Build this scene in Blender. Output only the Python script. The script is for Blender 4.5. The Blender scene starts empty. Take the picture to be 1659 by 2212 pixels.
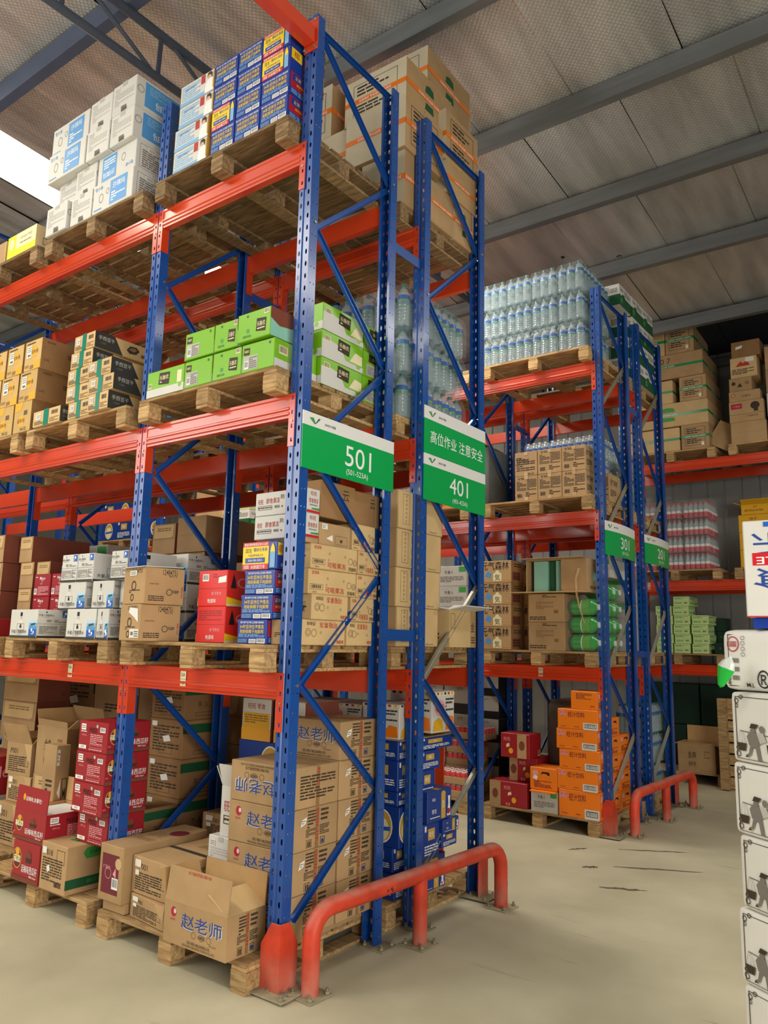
import bpy, bmesh, math, random
from mathutils import Vector, Matrix
random.seed(7)
C = bpy.context.scene.collection
SC = bpy.context.scene
PI = math.pi

# ------------------------------------------------------------------ materials
def lin(h):
    h = h.lstrip('#')
    r = [int(h[i:i+2], 16)/255 for i in (0, 2, 4)]
    return tuple(c/12.92 if c <= .04045 else ((c+.055)/1.055)**2.4 for c in r)

MATS = {}
def mk(name, hexc, rough=.6, metal=0., spec=.4, var=0., scale=6., bump=0., bscale=60., alpha=1., coat=0., stretch=None, emit=0.):
    m = bpy.data.materials.new(name); m.use_nodes = True
    nt = m.node_tree; b = nt.nodes['Principled BSDF']
    col = lin(hexc)
    b.inputs['Base Color'].default_value = (*col, 1)
    b.inputs['Roughness'].default_value = rough
    b.inputs['Metallic'].default_value = metal
    b.inputs['Specular IOR Level'].default_value = spec
    b.inputs['Alpha'].default_value = alpha
    b.inputs['Coat Weight'].default_value = coat
    b.inputs['Coat Roughness'].default_value = .12
    if emit:
        b.inputs['Emission Color'].default_value = (*col, 1); b.inputs['Emission Strength'].default_value = emit
    if var or bump:
        tc = nt.nodes.new('ShaderNodeTexCoord'); mp = nt.nodes.new('ShaderNodeMapping')
        nt.links.new(tc.outputs['Object'], mp.inputs['Vector'])
        if stretch: mp.inputs['Scale'].default_value = stretch
    if var:
        n = nt.nodes.new('ShaderNodeTexNoise'); n.inputs['Scale'].default_value = scale; n.inputs['Detail'].default_value = 6
        nt.links.new(mp.outputs['Vector'], n.inputs['Vector'])
        oi = nt.nodes.new('ShaderNodeObjectInfo')
        ad = nt.nodes.new('ShaderNodeMath'); ad.operation = 'MULTIPLY_ADD'; ad.inputs[1].default_value = .35; ad.inputs[2].default_value = -.17
        nt.links.new(oi.outputs['Random'], ad.inputs[0])
        ad2 = nt.nodes.new('ShaderNodeMath'); nt.links.new(n.outputs['Fac'], ad2.inputs[0]); nt.links.new(ad.outputs[0], ad2.inputs[1])
        rp = nt.nodes.new('ShaderNodeValToRGB')
        rp.color_ramp.elements[0].position = .3; rp.color_ramp.elements[1].position = .72
        rp.color_ramp.elements[0].color = (*[c*(1-var) for c in col], 1); rp.color_ramp.elements[1].color = (*[min(1, c*(1+var*.7)) for c in col], 1)
        nt.links.new(ad2.outputs[0], rp.inputs['Fac']); nt.links.new(rp.outputs['Color'], b.inputs['Base Color'])
    if bump:
        n2 = nt.nodes.new('ShaderNodeTexNoise'); n2.inputs['Scale'].default_value = bscale; n2.inputs['Detail'].default_value = 4
        nt.links.new(mp.outputs['Vector'], n2.inputs['Vector'])
        bp = nt.nodes.new('ShaderNodeBump'); bp.inputs['Strength'].default_value = bump; bp.inputs['Distance'].default_value = .01
        nt.links.new(n2.outputs['Fac'], bp.inputs['Height']); nt.links.new(bp.outputs['Normal'], b.inputs['Normal'])
    MATS[name] = m
    return m
for a in [
 ('kraft', '#b39268', .75, 0, .25, .14, 5, .12, 25), ('kraftlight', '#cdae7c', .72, 0, .25, .10, 5, .1, 25), ('kraftdark', '#94704a', .78, 0, .2, .14, 5, .12, 25),
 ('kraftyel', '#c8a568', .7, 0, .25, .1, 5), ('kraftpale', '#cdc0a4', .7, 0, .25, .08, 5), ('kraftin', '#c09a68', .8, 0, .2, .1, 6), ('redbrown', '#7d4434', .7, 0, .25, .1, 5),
 ('whitecard', '#d2d0c9', .55, 0, .35, .05, 4, .08, 20), ('greycard', '#b9b6ae', .6, 0, .3, .08, 5),
 ('white', '#eeeeea', .5), ('offwhite', '#d9d6cb', .5), ('black', '#17171a', .5), ('ink', '#3d3022', .7), ('inkgrey', '#77726a', .7), ('inkblue', '#20418f', .6), ('inkred', '#b5342a', .6), ('inkgreen', '#2f8a52', .6),
 ('inktan', '#8d6c42', .8), ('ltblue', '#7fb2dc', .5), ('skyblue', '#4f96d2', .5), ('paleblue', '#b9d3ea', .5), ('blue', '#1c5fb8', .45), ('navy', '#1d3c96', .35), ('deepblue', '#122a6b', .35), ('beerblue', '#153a8c', .4),
 ('yellow', '#f0d020', .45), ('amber', '#e7a527', .5), ('orange', '#ef7d17', .45), ('vorange', '#f08a1c', .45), ('red', '#c8202a', .4), ('brightred', '#dd2a24', .4), ('deepred', '#9c1f29', .4), ('maroon', '#6d2230', .55), ('crimson', '#b02030', .45),
 ('lime', '#7bb822', .32), ('leaf', '#3d9440', .5), ('darkgreen', '#1d5634', .5), ('tealtape', '#12806a', .25), ('grntape', '#1f8d55', .25), ('ortape', '#ef7a1a', .25), ('cleartape', '#c3a274', .2),
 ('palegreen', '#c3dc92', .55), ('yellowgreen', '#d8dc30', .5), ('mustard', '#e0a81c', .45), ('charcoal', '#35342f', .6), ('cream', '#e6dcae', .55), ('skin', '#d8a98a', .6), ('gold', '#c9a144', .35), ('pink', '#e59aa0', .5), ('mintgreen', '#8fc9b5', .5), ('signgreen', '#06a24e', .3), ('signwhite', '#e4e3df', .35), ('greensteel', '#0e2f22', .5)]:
    mk(*a)
mk('paint_blue', '#134c9c', .3, 0, .5, .10, 3, .03, 8, coat=.35)
mk('paint_orange', '#d03f1c', .25, 0, .5, .07, 2, .05, 5, coat=.5)
mk('paint_guard', '#d8452a', .5, 0, .4, .25, 9, .1, 20)
def weather(name, dustc, chip):
    """settled dust on upward faces and near the floor, and dark chipped paint"""
    nt = MATS[name].node_tree; b = nt.nodes['Principled BSDF']; src = b.inputs['Base Color'].links[0].from_socket
    g = nt.nodes.new('ShaderNodeNewGeometry'); sx = nt.nodes.new('ShaderNodeSeparateXYZ'); nt.links.new(g.outputs['Normal'], sx.inputs[0])
    tc = nt.nodes.new('ShaderNodeTexCoord'); n = nt.nodes.new('ShaderNodeTexNoise'); n.inputs['Scale'].default_value = 7; n.inputs['Detail'].default_value = 5; nt.links.new(tc.outputs['Object'], n.inputs['Vector'])
    so = nt.nodes.new('ShaderNodeSeparateXYZ'); nt.links.new(tc.outputs['Object'], so.inputs[0])
    lo = nt.nodes.new('ShaderNodeMapRange'); lo.inputs['From Min'].default_value = 0; lo.inputs['From Max'].default_value = .22; lo.inputs['To Min'].default_value = .55; lo.inputs['To Max'].default_value = 0; nt.links.new(so.outputs['Z'], lo.inputs['Value'])
    up = nt.nodes.new('ShaderNodeMapRange'); up.inputs['From Min'].default_value = .25; up.inputs['From Max'].default_value = .95; up.inputs['To Max'].default_value = .6; nt.links.new(sx.outputs['Z'], up.inputs['Value'])
    mxx = nt.nodes.new('ShaderNodeMath'); mxx.operation = 'MAXIMUM'; nt.links.new(lo.outputs[0], mxx.inputs[0]); nt.links.new(up.outputs[0], mxx.inputs[1])
    ml = nt.nodes.new('ShaderNodeMath'); ml.operation = 'MULTIPLY'; ml.use_clamp = True; nt.links.new(mxx.outputs[0], ml.inputs[0])
    k = nt.nodes.new('ShaderNodeMapRange'); k.inputs['From Min'].default_value = .35; k.inputs['From Max'].default_value = .62; k.inputs['To Min'].default_value = .35; k.inputs['To Max'].default_value = 1.5; nt.links.new(n.outputs['Fac'], k.inputs['Value']); nt.links.new(k.outputs[0], ml.inputs[1])
    m1 = nt.nodes.new('ShaderNodeMix'); m1.data_type = 'RGBA'; m1.inputs['B'].default_value = (*lin(dustc), 1); nt.links.new(ml.outputs[0], m1.inputs['Factor']); nt.links.new(src, m1.inputs['A'])
    n2 = nt.nodes.new('ShaderNodeTexNoise'); n2.inputs['Scale'].default_value = 9; n2.inputs['Detail'].default_value = 8; nt.links.new(tc.outputs['Object'], n2.inputs['Vector'])
    c = nt.nodes.new('ShaderNodeMapRange'); c.inputs['From Min'].default_value = chip; c.inputs['From Max'].default_value = chip+.02; nt.links.new(n2.outputs['Fac'], c.inputs['Value'])
    m2 = nt.nodes.new('ShaderNodeMix'); m2.data_type = 'RGBA'; m2.inputs['B'].default_value = (*lin('#3a2d28'), 1); nt.links.new(c.outputs[0], m2.inputs['Factor']); nt.links.new(m1.outputs['Result'], m2.inputs['A']); nt.links.new(m2.outputs['Result'], b.inputs['Base Color'])
weather('paint_guard', '#b98b78', .66)
mk('steel', '#a5a398', .4, .8, .5, .1, 10)
mk('galv', '#84888a', .45, .5, .5, .18, 4, .05, 12, stretch=(.3, 3, 3)); mk('galvlight', '#a8a392', .4, .3, .5, .12, 6)
mk('bluegrey', '#4d5873', .5, .1, .4, .12, 4)
mk('trussgrey', '#4a5260', .5, .1, .4, .1, 6)
mk('paper', '#e8e6dc', .6)
mk('tagpaper', '#d9cfa8', .6)
mk('cap_teal', '#2f6f6c', .4); mk('cap_white', '#cfd8d8', .4); mk('bot_label', '#2c56a4', .35); mk('bot_label_green', '#5aa63a', .35); mk('bot_label_red', '#c23a4a', .4); mk('bot_label_white', '#e3e0dc', .4)
mk('pet', '#b4c9cc', .1, 0, .8, alpha=.36)
mk('pet_green', '#25a83c', .12, 0, .7, alpha=.72)
mk('film', '#e4eaea', .14, 0, .9, alpha=.06, bump=.5, bscale=18)
mk('filmgrey', '#b9c0bd', .2, 0, .8, alpha=.35, bump=.6, bscale=14)
mk('darkwrap', '#23332b', .3, 0, .6, bump=.6, bscale=14)
mk('sackwhite', '#dcdad3', .5, 0, .4, .05, 3, .15, 9)
mk('dust', '#9c9377', .95, 0, .1, .2, 8, .6, 40)

def wood(name, c1, c2):
    m = bpy.data.materials.new(name); m.use_nodes = True; nt = m.node_tree; b = nt.nodes['Principled BSDF']
    tc = nt.nodes.new('ShaderNodeTexCoord'); mp = nt.nodes.new('ShaderNodeMapping'); mp.inputs['Scale'].default_value = (2.2, 16, 16)
    n = nt.nodes.new('ShaderNodeTexNoise'); n.inputs['Scale'].default_value = 3; n.inputs['Detail'].default_value = 7; n.inputs['Distortion'].default_value = .6
    oi = nt.nodes.new('ShaderNodeObjectInfo'); ad = nt.nodes.new('ShaderNodeVectorMath')
    nt.links.new(tc.outputs['Object'], ad.inputs[0]); nt.links.new(oi.outputs['Random'], ad.inputs[1])
    nt.links.new(ad.outputs[0], mp.inputs['Vector']); nt.links.new(mp.outputs[0], n.inputs['Vector'])
    rp = nt.nodes.new('ShaderNodeValToRGB'); rp.color_ramp.elements[0].position = .32; rp.color_ramp.elements[1].position = .7
    rp.color_ramp.elements[0].color = (*lin(c1), 1); rp.color_ramp.elements[1].color = (*lin(c2), 1)
    nt.links.new(n.outputs['Fac'], rp.inputs['Fac'])
    hs = nt.nodes.new('ShaderNodeHueSaturation'); ml = nt.nodes.new('ShaderNodeMath'); ml.operation = 'MULTIPLY_ADD'; ml.inputs[1].default_value = .5; ml.inputs[2].default_value = .72
    nt.links.new(oi.outputs['Random'], ml.inputs[0]); nt.links.new(ml.outputs[0], hs.inputs['Value']); nt.links.new(rp.outputs['Color'], hs.inputs['Color'])
    nt.links.new(hs.outputs['Color'], b.inputs['Base Color']); b.inputs['Roughness'].default_value = .8; b.inputs['Specular IOR Level'].default_value = .2
    bp = nt.nodes.new('ShaderNodeBump'); bp.inputs['Strength'].default_value = .3; bp.inputs['Distance'].default_value = .004
    nt.links.new(n.outputs['Fac'], bp.inputs['Height']); nt.links.new(bp.outputs[0], b.inputs['Normal'])
    MATS[name] = m
wood('pallet_wood', '#94734c', '#c9a876'); wood('pallet_old', '#6f5a42', '#a5875f')

# ------------------------------------------------------------------ mesh builder
class MB:
    def __init__(s): s.v = []; s.f = []; s.m = []; s.sm = []; s.mats = []
    def mi(s, n):
        if n not in s.mats: s.mats.append(n)
        return s.mats.index(n)
    def add(s, vs, fs, mat, smooth=False):
        o = len(s.v); s.v += [tuple(p) for p in vs]; k = s.mi(mat)
        for f in fs: s.f.append([o+i for i in f]); s.m.append(k); s.sm.append(smooth)
    def box(s, x0, x1, y0, y1, z0, z1, mat, r=0., mx=None):
        if r <= 0:
            vs = [(x, y, z) for z in (z0, z1) for y in (y0, y1) for x in (x0, x1)]
            fs = [(0, 2, 3, 1), (4, 5, 7, 6), (0, 1, 5, 4), (2, 6, 7, 3), (0, 4, 6, 2), (1, 3, 7, 5)]
        else:
            vs = []; idx = {}
            X, Y, Z = (x0, x1), (y0, y1), (z0, z1)
            for i in (0, 1):
                for j in (0, 1):
                    for k in (0, 1):
                        sx, sy, sz = (1-2*i)*r, (1-2*j)*r, (1-2*k)*r
                        for ax in range(3):
                            p = [X[i]+sx, Y[j]+sy, Z[k]+sz]; p[ax] = (X[i], Y[j], Z[k])[ax]
                            idx[(i, j, k, ax)] = len(vs); vs.append(tuple(p))
            fs = []
            q = ((0, 0), (1, 0), (1, 1), (0, 1))
            for ax in range(3):
                a, b = [t for t in range(3) if t != ax]
                for e in (0, 1):
                    f = []
                    for u, w in q:
                        c = [0, 0, 0]; c[ax] = e; c[a] = u; c[b] = w; f.append(idx[(*c, ax)])
                    fs.append(f)
                for u in (0, 1):
                    for w in (0, 1):
                        c0 = [0, 0, 0]; c0[a] = u; c0[b] = w; c1 = list(c0); c1[ax] = 1
                        fs.append([idx[(*c0, a)], idx[(*c1, a)], idx[(*c1, b)], idx[(*c0, b)]])
            for i in (0, 1):
                for j in (0, 1):
                    for k in (0, 1): fs.append([idx[(i, j, k, t)] for t in range(3)])
            ctr = Vector(((x0+x1)/2, (y0+y1)/2, (z0+z1)/2)); g = []
            for f in fs:
                P = [Vector(vs[i]) for i in f]; n = (P[1]-P[0]).cross(P[2]-P[0]); mid = sum(P, Vector())/len(P)
                g.append(f if n.dot(mid-ctr) >= 0 else f[::-1])
            fs = g
        if mx is not None: vs = [mx @ Vector(p) for p in vs]
        s.add(vs, fs, mat)
    def prism(s, prof, a0, a1, axis, mat, caps=True, smooth=False):
        # prof: list of 2d points; extruded along axis (0 x: prof=(y,z); 1 y: (x,z); 2 z: (x,y))
        def p3(p, a): return [(a, p[0], p[1]), (p[0], a, p[1]), (p[0], p[1], a)][axis]
        n = len(prof); vs = [p3(p, a0) for p in prof]+[p3(p, a1) for p in prof]
        ar = sum(prof[i][0]*prof[(i+1) % n][1]-prof[(i+1) % n][0]*prof[i][1] for i in range(n))
        flip = (ar > 0) if axis == 1 else (ar < 0)
        fs = [(i, (i+1) % n, n+(i+1) % n, n+i) for i in range(n)]
        if caps: fs += [tuple(range(n))[::-1], tuple(range(n, 2*n))]
        if flip: fs = [f[::-1] for f in fs]
        s.add(vs, fs, mat, smooth)
    def tube(s, pts, r, mat, n=10, caps=True):
        pts = [Vector(p) for p in pts]; rings = []; prev = None
        for i, p in enumerate(pts):
            t = (pts[min(i+1, len(pts)-1)]-pts[max(i-1, 0)]).normalized()
            a = prev if prev else (Vector((0, 0, 1)) if abs(t.z) < .9 else Vector((1, 0, 0)))
            u = (a-t*a.dot(t)).normalized(); w = t.cross(u); prev = u
            rings.append([p+(u*math.cos(2*PI*k/n)+w*math.sin(2*PI*k/n))*r for k in range(n)])
        vs = [q for g in rings for q in g]; fs = []
        for i in range(len(rings)-1):
            for k in range(n): fs.append((i*n+k, i*n+(k+1) % n, (i+1)*n+(k+1) % n, (i+1)*n+k))
        s.add(vs, fs, mat, True)
        if caps:
            s.add(rings[0], [tuple(range(n))[::-1]], mat); s.add(rings[-1], [tuple(range(n))], mat)
    def lathe(s, prof, n, matf, axis_mx=None):
        # prof: list of (r,z,mat of the band above)
        for i in range(len(prof)-1):
            r0, z0, mt = prof[i]; r1, z1, _ = prof[i+1]
            vs = [(r0*math.cos(2*PI*k/n), r0*math.sin(2*PI*k/n), z0) for k in range(n)]+[(r1*math.cos(2*PI*k/n), r1*math.sin(2*PI*k/n), z1) for k in range(n)]
            fs = [(k, (k+1) % n, n+(k+1) % n, n+k) for k in range(n)]
            if axis_mx is not None: vs = [axis_mx @ Vector(p) for p in vs]
            s.add(vs, fs, mt, True)
    def mesh(s, name):
        me = bpy.data.meshes.new(name); me.from_pydata(s.v, [], s.f)
        for m in s.mats: me.materials.append(MATS[m])
        me.polygons.foreach_set('material_index', s.m); me.polygons.foreach_set('use_smooth', s.sm)
        me.update(); return me

def link(name, me, parent=None, loc=(0, 0, 0), rz=0.):
    o = bpy.data.objects.new(name, me); C.objects.link(o); o.location = loc; o.rotation_euler = (0, 0, rz)
    if parent: o.parent = parent
    return o
USED = {}
def tag(o, label, cat, group=None, kind=None):
    if label:
        n = len(label.split())
        if n < 4 or n > 16: print('LABEL LENGTH', n, label)
        if label in USED: print('DUP LABEL', label)
        USED[label] = 1
        o['label'] = label
    if cat: o['category'] = cat
    if group: o['group'] = group
    if kind: o['kind'] = kind
    return o
def struct(name, me, loc=(0, 0, 0)):
    o = link(name, me, None, loc); o['kind'] = 'structure'; return o
def empty(name, loc, rz=0.): return link(name, None, None, loc, rz)

# ------------------------------------------------------------------ lettering
TXT = {}
def text_geo(st, bold):
    if (st, bold) not in TXT:
        c = bpy.data.curves.new('t', 'FONT'); c.body = st; c.resolution_u = 4; c.offset = .004 if bold else 0.
        o = bpy.data.objects.new('t', c); C.objects.link(o)
        m = bpy.data.meshes.new_from_object(o)
        V = [(v.co.x, v.co.y) for v in m.vertices]; F = [tuple(p.vertices) for p in m.polygons]
        bpy.data.objects.remove(o); bpy.data.curves.remove(c); bpy.data.meshes.remove(m)
        xs = [p[0] for p in V]; ys = [p[1] for p in V]
        TXT[(st, bold)] = (V, F, min(xs), max(xs), min(ys), max(ys))
    return TXT[(st, bold)]

def face_map(face, dx, dy, dz):
    e = .0006
    if face == 'F': return dx, dz, (lambda u, v, k: (-dx/2+u, -dy/2-e*k, v))
    if face == 'B': return dx, dz, (lambda u, v, k: (dx/2-u, dy/2+e*k, v))
    if face == 'R': return dy, dz, (lambda u, v, k: (dx/2+e*k, -dy/2+u, v))
    if face == 'L': return dy, dz, (lambda u, v, k: (-dx/2-e*k, dy/2-u, v))
    if face == 'T': return dx, dy, (lambda u, v, k: (-dx/2+u, -dy/2+v, dz+e*k))

def draw(mb, prims, W, H, fm, k0=1):
    """prims in fractions of the face; circles and text heights in fractions of face height"""
    k = k0
    def poly(pts, mat): mb.add([fm(u, v, k) for u, v in pts], [tuple(range(len(pts)))], mat)
    for p in prims:
        t = p[0]; k += .35
        if t == 'r':
            _, a, b, c, d, m = p; poly([(a*W, b*H), (c*W, b*H), (c*W, d*H), (a*W, d*H)], m)
        elif t == 'p': poly([(a*W, b*H) for a, b in p[1]], p[2])
        elif t == 'c':
            _, a, b, r, m = p[:5]; sx = p[5] if len(p) > 5 else 1.
            poly([(a*W+r*H*sx*math.cos(2*PI*i/18), b*H+r*H*math.sin(2*PI*i/18)) for i in range(18)], m)
        elif t == 'o':
            _, a, b, r, m, th = p[:6]; sx = p[6] if len(p) > 6 else 1.
            n = 18; ri = r*(1-th)
            vs = [fm(a*W+q*H*sx*math.cos(2*PI*i/n), b*H+q*H*math.sin(2*PI*i/n), k) for q in (ri, r) for i in range(n)]
            mb.add(vs, [(i, n+i, n+(i+1) % n, (i+1) % n) for i in range(n)], m)
        elif t == 'b':
            _, a, b, c, d, m = p[:6]
            if m: poly([(a*W, b*H), (c*W, b*H), (c*W, d*H), (a*W, d*H)], m)
            k += .35; rnd = random.Random(3); x = a+(c-a)*.08
            while x < c-(c-a)*.1:
                w = (c-a)*rnd.choice((.02, .035, .05)); poly([(x*W, (b+(d-b)*.2)*H), ((x+w)*W, (b+(d-b)*.2)*H), ((x+w)*W, (b+(d-b)*.9)*H), (x*W, (b+(d-b)*.9)*H)], 'black'); x += w+(c-a)*rnd.choice((.03, .05))
        elif t == 'l':
            _, a, b, c, d, m, n = p; rnd = random.Random(int(a*100+n))
            for i in range(n):
                y = d-(d-b)*(i+.5)/n; hh = (d-b)/n*.26; x = a
                while x < c:
                    w = min(c-x, (c-a)*rnd.uniform(.08, .3)); poly([(x*W, (y-hh)*H), ((x+w)*W, (y-hh)*H), ((x+w)*W, (y+hh)*H), (x*W, (y+hh)*H)], m); x += w+(c-a)*.03
                    if rnd.random() < .12: break
        elif t == 'f':
            _, a, b, c, d, m, th = p; th *= H
            for (x0, y0, x1, y1) in ((a*W, b*H, c*W, b*H+th), (a*W, d*H-th, c*W, d*H), (a*W, b*H, a*W+th, d*H), (c*W-th, b*H, c*W, d*H)):
                poly([(x0, y0), (x1, y0), (x1, y1), (x0, y1)], m)
        elif t == 't':
            _, a, b, h, st, m = p[:6]; wmax = p[6] if len(p) > 6 else None; opt = p[7] if len(p) > 7 else ''
            V, F, x0, x1, y0, y1 = text_geo(st, 'n' not in opt)
            s = h*H/(y1-y0); sx = s
            if wmax and (x1-x0)*s > wmax*(H if 'v' in opt else W): sx = wmax*(H if 'v' in opt else W)/(x1-x0)
            if 'w' in opt: sx = wmax*W/(x1-x0)
            pts = []
            for x, y in V:
                X, Y = (x-(x0+x1)/2)*sx, (y-(y0+y1)/2)*s
                if 'x' in opt: X, Y = -X, -Y
                if 'v' in opt: X, Y = Y, -X
                pts.append((a*W+X, b*H+Y))
            mb.add([fm(u, v, k) for u, v in pts], F, m)
# ------------------------------------------------------------------ carton prints
def bg(m): return ('r', 0, 0, 1, 1, m)
ARW = [('f', .0, 0, 1, 1, 'ink', .04)]
def icons(a, b, c, d, m='ink', n=4):
    o = []
    for i in range(n):
        x0 = a+(c-a)*i/n; x1 = a+(c-a)*(i+.8)/n
        o += [('f', x0, b, x1, d, m, .012), ('p', [(x0+(x1-x0)*.3, b+(d-b)*.25), (x0+(x1-x0)*.7, b+(d-b)*.25), (x0+(x1-x0)*.5, b+(d-b)*.8)], m)]
    return o
K = {}
def kind(n, base, F=(), R=(), T=(), parts=None, B=None, L=None, r=.004): K[n] = dict(base=base, F=list(F), R=list(R), T=list(T), B=list(F if B is None else B), L=list(R if L is None else L), parts=parts or {}, r=r)
seam = [('r', .0, .488, 1, .5, 'inktan')]
tseam = [('r', 0, .492, 1, .508, 'inktan')]

cb = [('r', 0, .86, 1, .99, 'navy'), ('t', .5, .875, .09, '椰子特产在海南 正宗椰汁椰树牌', 'white', .9), ('t', .5, .70, .17, '34年坚持在海南岛', 'yellow', .82), ('t', .5, .50, .17, '用新鲜椰子肉鲜榨', 'yellow', .82),
      ('l', .06, .27, .94, .4, 'ltblue', 3), ('r', .42, .03, .66, .2, 'white'), ('l', .44, .05, .64, .18, 'inkgrey', 2), ('b', .69, .03, .97, .22, 'white'), ('l', .05, .04, .36, .2, 'ltblue', 3)]
crd = [('r', .04, .3, .96, .96, 'crimson'), ('p', [(.1, .62), (.4, .62), (.46, .78), (.4, .92), (.1, .92)], 'navy'), ('t', .25, .77, .16, '正宗', 'yellow', .26), ('r', .66, .5, .92, .9, 'yellow'), ('t', .79, .7, .26, '椰树', 'crimson', .24), ('t', .4, .5, .1, '椰子特产在海南', 'yellow', .5), ('t', .5, .38, .09, '正宗椰汁', 'white', .6), ('l', .06, .06, .94, .26, 'ltblue', 3)]
kind('coco_blue', 'navy', cb, crd, [('t', .5, .5, .3, '椰树', 'yellow', .5)])
cy = [('r', 0, .84, .76, 1, 'red'), ('t', .38, .92, .1, '喜报:椰树集团还有火山岩', 'white', .7), ('r', 0, .2, .76, .84, 'yellow'), ('t', .17, .7, .17, '国宝', 'black', .18), ('t', .52, .72, .14, '椰树长寿泉', 'inkblue', .4), ('t', .38, .52, .09, '产品世界长寿之乡', 'inkblue', .6, 'n'),
      ('r', .08, .25, .66, .43, 'navy'), ('t', .37, .34, .08, '低钠水 硒水 纯净水', 'white', .5), ('r', 0, 0, .76, .2, 'red'), ('t', .46, .1, .14, '水龄超万年', 'white', .46), ('l', .05, .04, .2, .17, 'white', 3),
      ('r', .81, .06, .95, .62, 'ltblue'), ('p', [(.81, .62), (.95, .62), (.93, .8), (.88, .94), (.83, .8)], 'yellow')]
cyr = [('r', .04, .5, .34, .95, 'yellow'), ('t', .19, .72, .3, '椰', 'crimson', .25), ('r', .38, .3, .96, .95, 'crimson'), ('t', .67, .68, .3, '树牌', 'yellow', .5), ('t', .5, .15, .14, '长寿泉', 'white', .7)]
kind('coco_yellow', 'navy', cy, cyr, parts={})
kind('coco_pale', 'whitecard', [('r', 0, 0, 1, .16, 'ltblue'), ('l', .05, .2, .6, .9, 'ltblue', 7), ('t', .32, .7, .14, '椰树牌椰汁', 'skyblue', .5), ('r', .62, .55, .74, .95, 'inkred'), ('p', [(.74, 0), (1, 0), (1, .55), (.92, .66), (.82, .6), (.76, .4)], 'white'), ('c', .87, .76, .13, 'skin'), ('p', [(.8, .7), (.82, .92), (.9, .95), (.95, .85), (.94, .6), (.91, .78), (.85, .82)], 'ink'), ('r', .97, .1, 1, .9, 'gold')], [bg('gold'), ('t', .5, .5, .2, '椰汁', 'white', .6)])
sq = [('r', .44, .08, .86, .9, 'skyblue'), ('t', .65, .7, .2, '沙琪玛', 'white', .36), ('l', .48, .16, .82, .5, 'white', 4), ('t', .15, .82, .14, '香小食', 'skyblue', .2), ('o', .22, .45, .16, 'inkgrey', .12, .7), ('o', .38, .6, .1, 'inkgrey', .14, .8), ('l', .05, .06, .25, .14, 'skyblue', 1)]
kind('white_long', 'whitecard', sq, [('f', .1, .1, .9, .9, 'inkgrey', .012), ('l', .16, .15, .84, .75, 'inkgrey', 8)], tseam, parts={'paper_label': {'R': [('r', .3, .72, .5, .88, 'paper'), ('l', .33, .75, .48, .85, 'inkgrey', 3)]}})
xs = [('t', .6, .55, .3, '沙琪玛', 'white', .5, 'x')]
kind('white_long_flip', 'whitecard', [('r', .12, .1, .5, .92, 'skyblue'), ('t', .31, .3, .2, '沙琪玛', 'white', .32, 'x'), ('l', .16, .5, .46, .84, 'white', 4), ('o', .68, .6, .14, 'inkgrey', .12, .7), ('t', .85, .25, .13, '香小食', 'skyblue', .2, 'x')], K['white_long']['R'], tseam, parts=K['white_long']['parts'])
kind('white_end', 'whitecard', [('l', .1, .28, .9, .7, 'greycard', 6), ('r', .42, .02, .62, .2, 'inkgrey'), ('l', .4, .02, .66, .2, 'ink', 5), ('r', .4, .86, .6, 1, 'greycard')], [('r', .16, .12, .9, .92, 'skyblue'), ('t', .55, .35, .24, '沙琪玛', 'white', .6, 'x'), ('l', .24, .58, .82, .86, 'ltblue', 4), ('o', .08, .6, .12, 'inkgrey', .14)], tseam, parts={'paper_label': {'F': [('r', .08, .72, .28, .9, 'paper'), ('l', .1, .74, .26, .88, 'inkgrey', 3)]}})
kind('yellow_green', 'kraftlight', [bg('yellowgreen'), ('r', .3, .3, 1, 1, 'cream'), ('t', .65, .72, .14, 'SANQUTREE', 'inkgrey', .5), ('l', .45, .45, .85, .55, 'inkgrey', 1), ('c', .15, .6, .25, 'cream', .8)], [('t', .4, .7, .2, 'TE', 'ink', .3), ('f', .2, .2, .6, .5, 'ink', .02)])
kind('egg_roll', 'kraftyel', [('c', .56, .6, .2, 'amber', .9), ('t', .58, .6, .14, '蛋酥卷', 'ink', .7), ('l', .1, .86, .6, .94, 'ink', 1), ('p', [(.5, 0), (.98, 0), (.98, .28), (.6, .25)], 'amber'), ('r', .38, .04, .6, .16, 'inktan'), ('l', .06, .1, .3, .2, 'inktan', 2)], [bg('kraftdark'), ('t', .72, .58, .16, '蛋酥卷', 'ink', .4), ('t', .12, .28, .09, '54克', 'ink', .2, 'n'), ('t', .2, .88, .07, '蛋香酥脆', 'ink', .3, 'n')], tseam, parts={'paper_label': {'F': [('r', .14, .42, .42, .82, 'paper'), ('l', .17, .6, .4, .8, 'inkgrey', 3), ('b', .18, .44, .4, .56, None)]}})
kind('egg_roll_flip', 'kraftyel', [('c', .45, .38, .2, 'amber', .9), ('t', .44, .38, .14, '蛋酥卷', 'ink', .7), ('p', [(.02, 1), (.5, 1), (.4, .74), (.02, .7)], 'amber'), ('b', .55, .5, .8, .72, None), ('t', .6, .1, .1, '34122', 'black', .5, 'n')], [bg('kraftdark'), ('t', .6, .5, .16, '蛋酥卷', 'ink', .4, 'x')], tseam)
tape_v = {'packing_tape': {'F': [('r', .4, -.01, .58, 1.01, 'tealtape')], 'T': [('r', .4, 0, .58, .3, 'tealtape')]}, 'paper_label': {'F': [('r', .12, .44, .3, .8, 'paper'), ('l', .14, .5, .28, .75, 'inkgrey', 3)]}}
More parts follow.
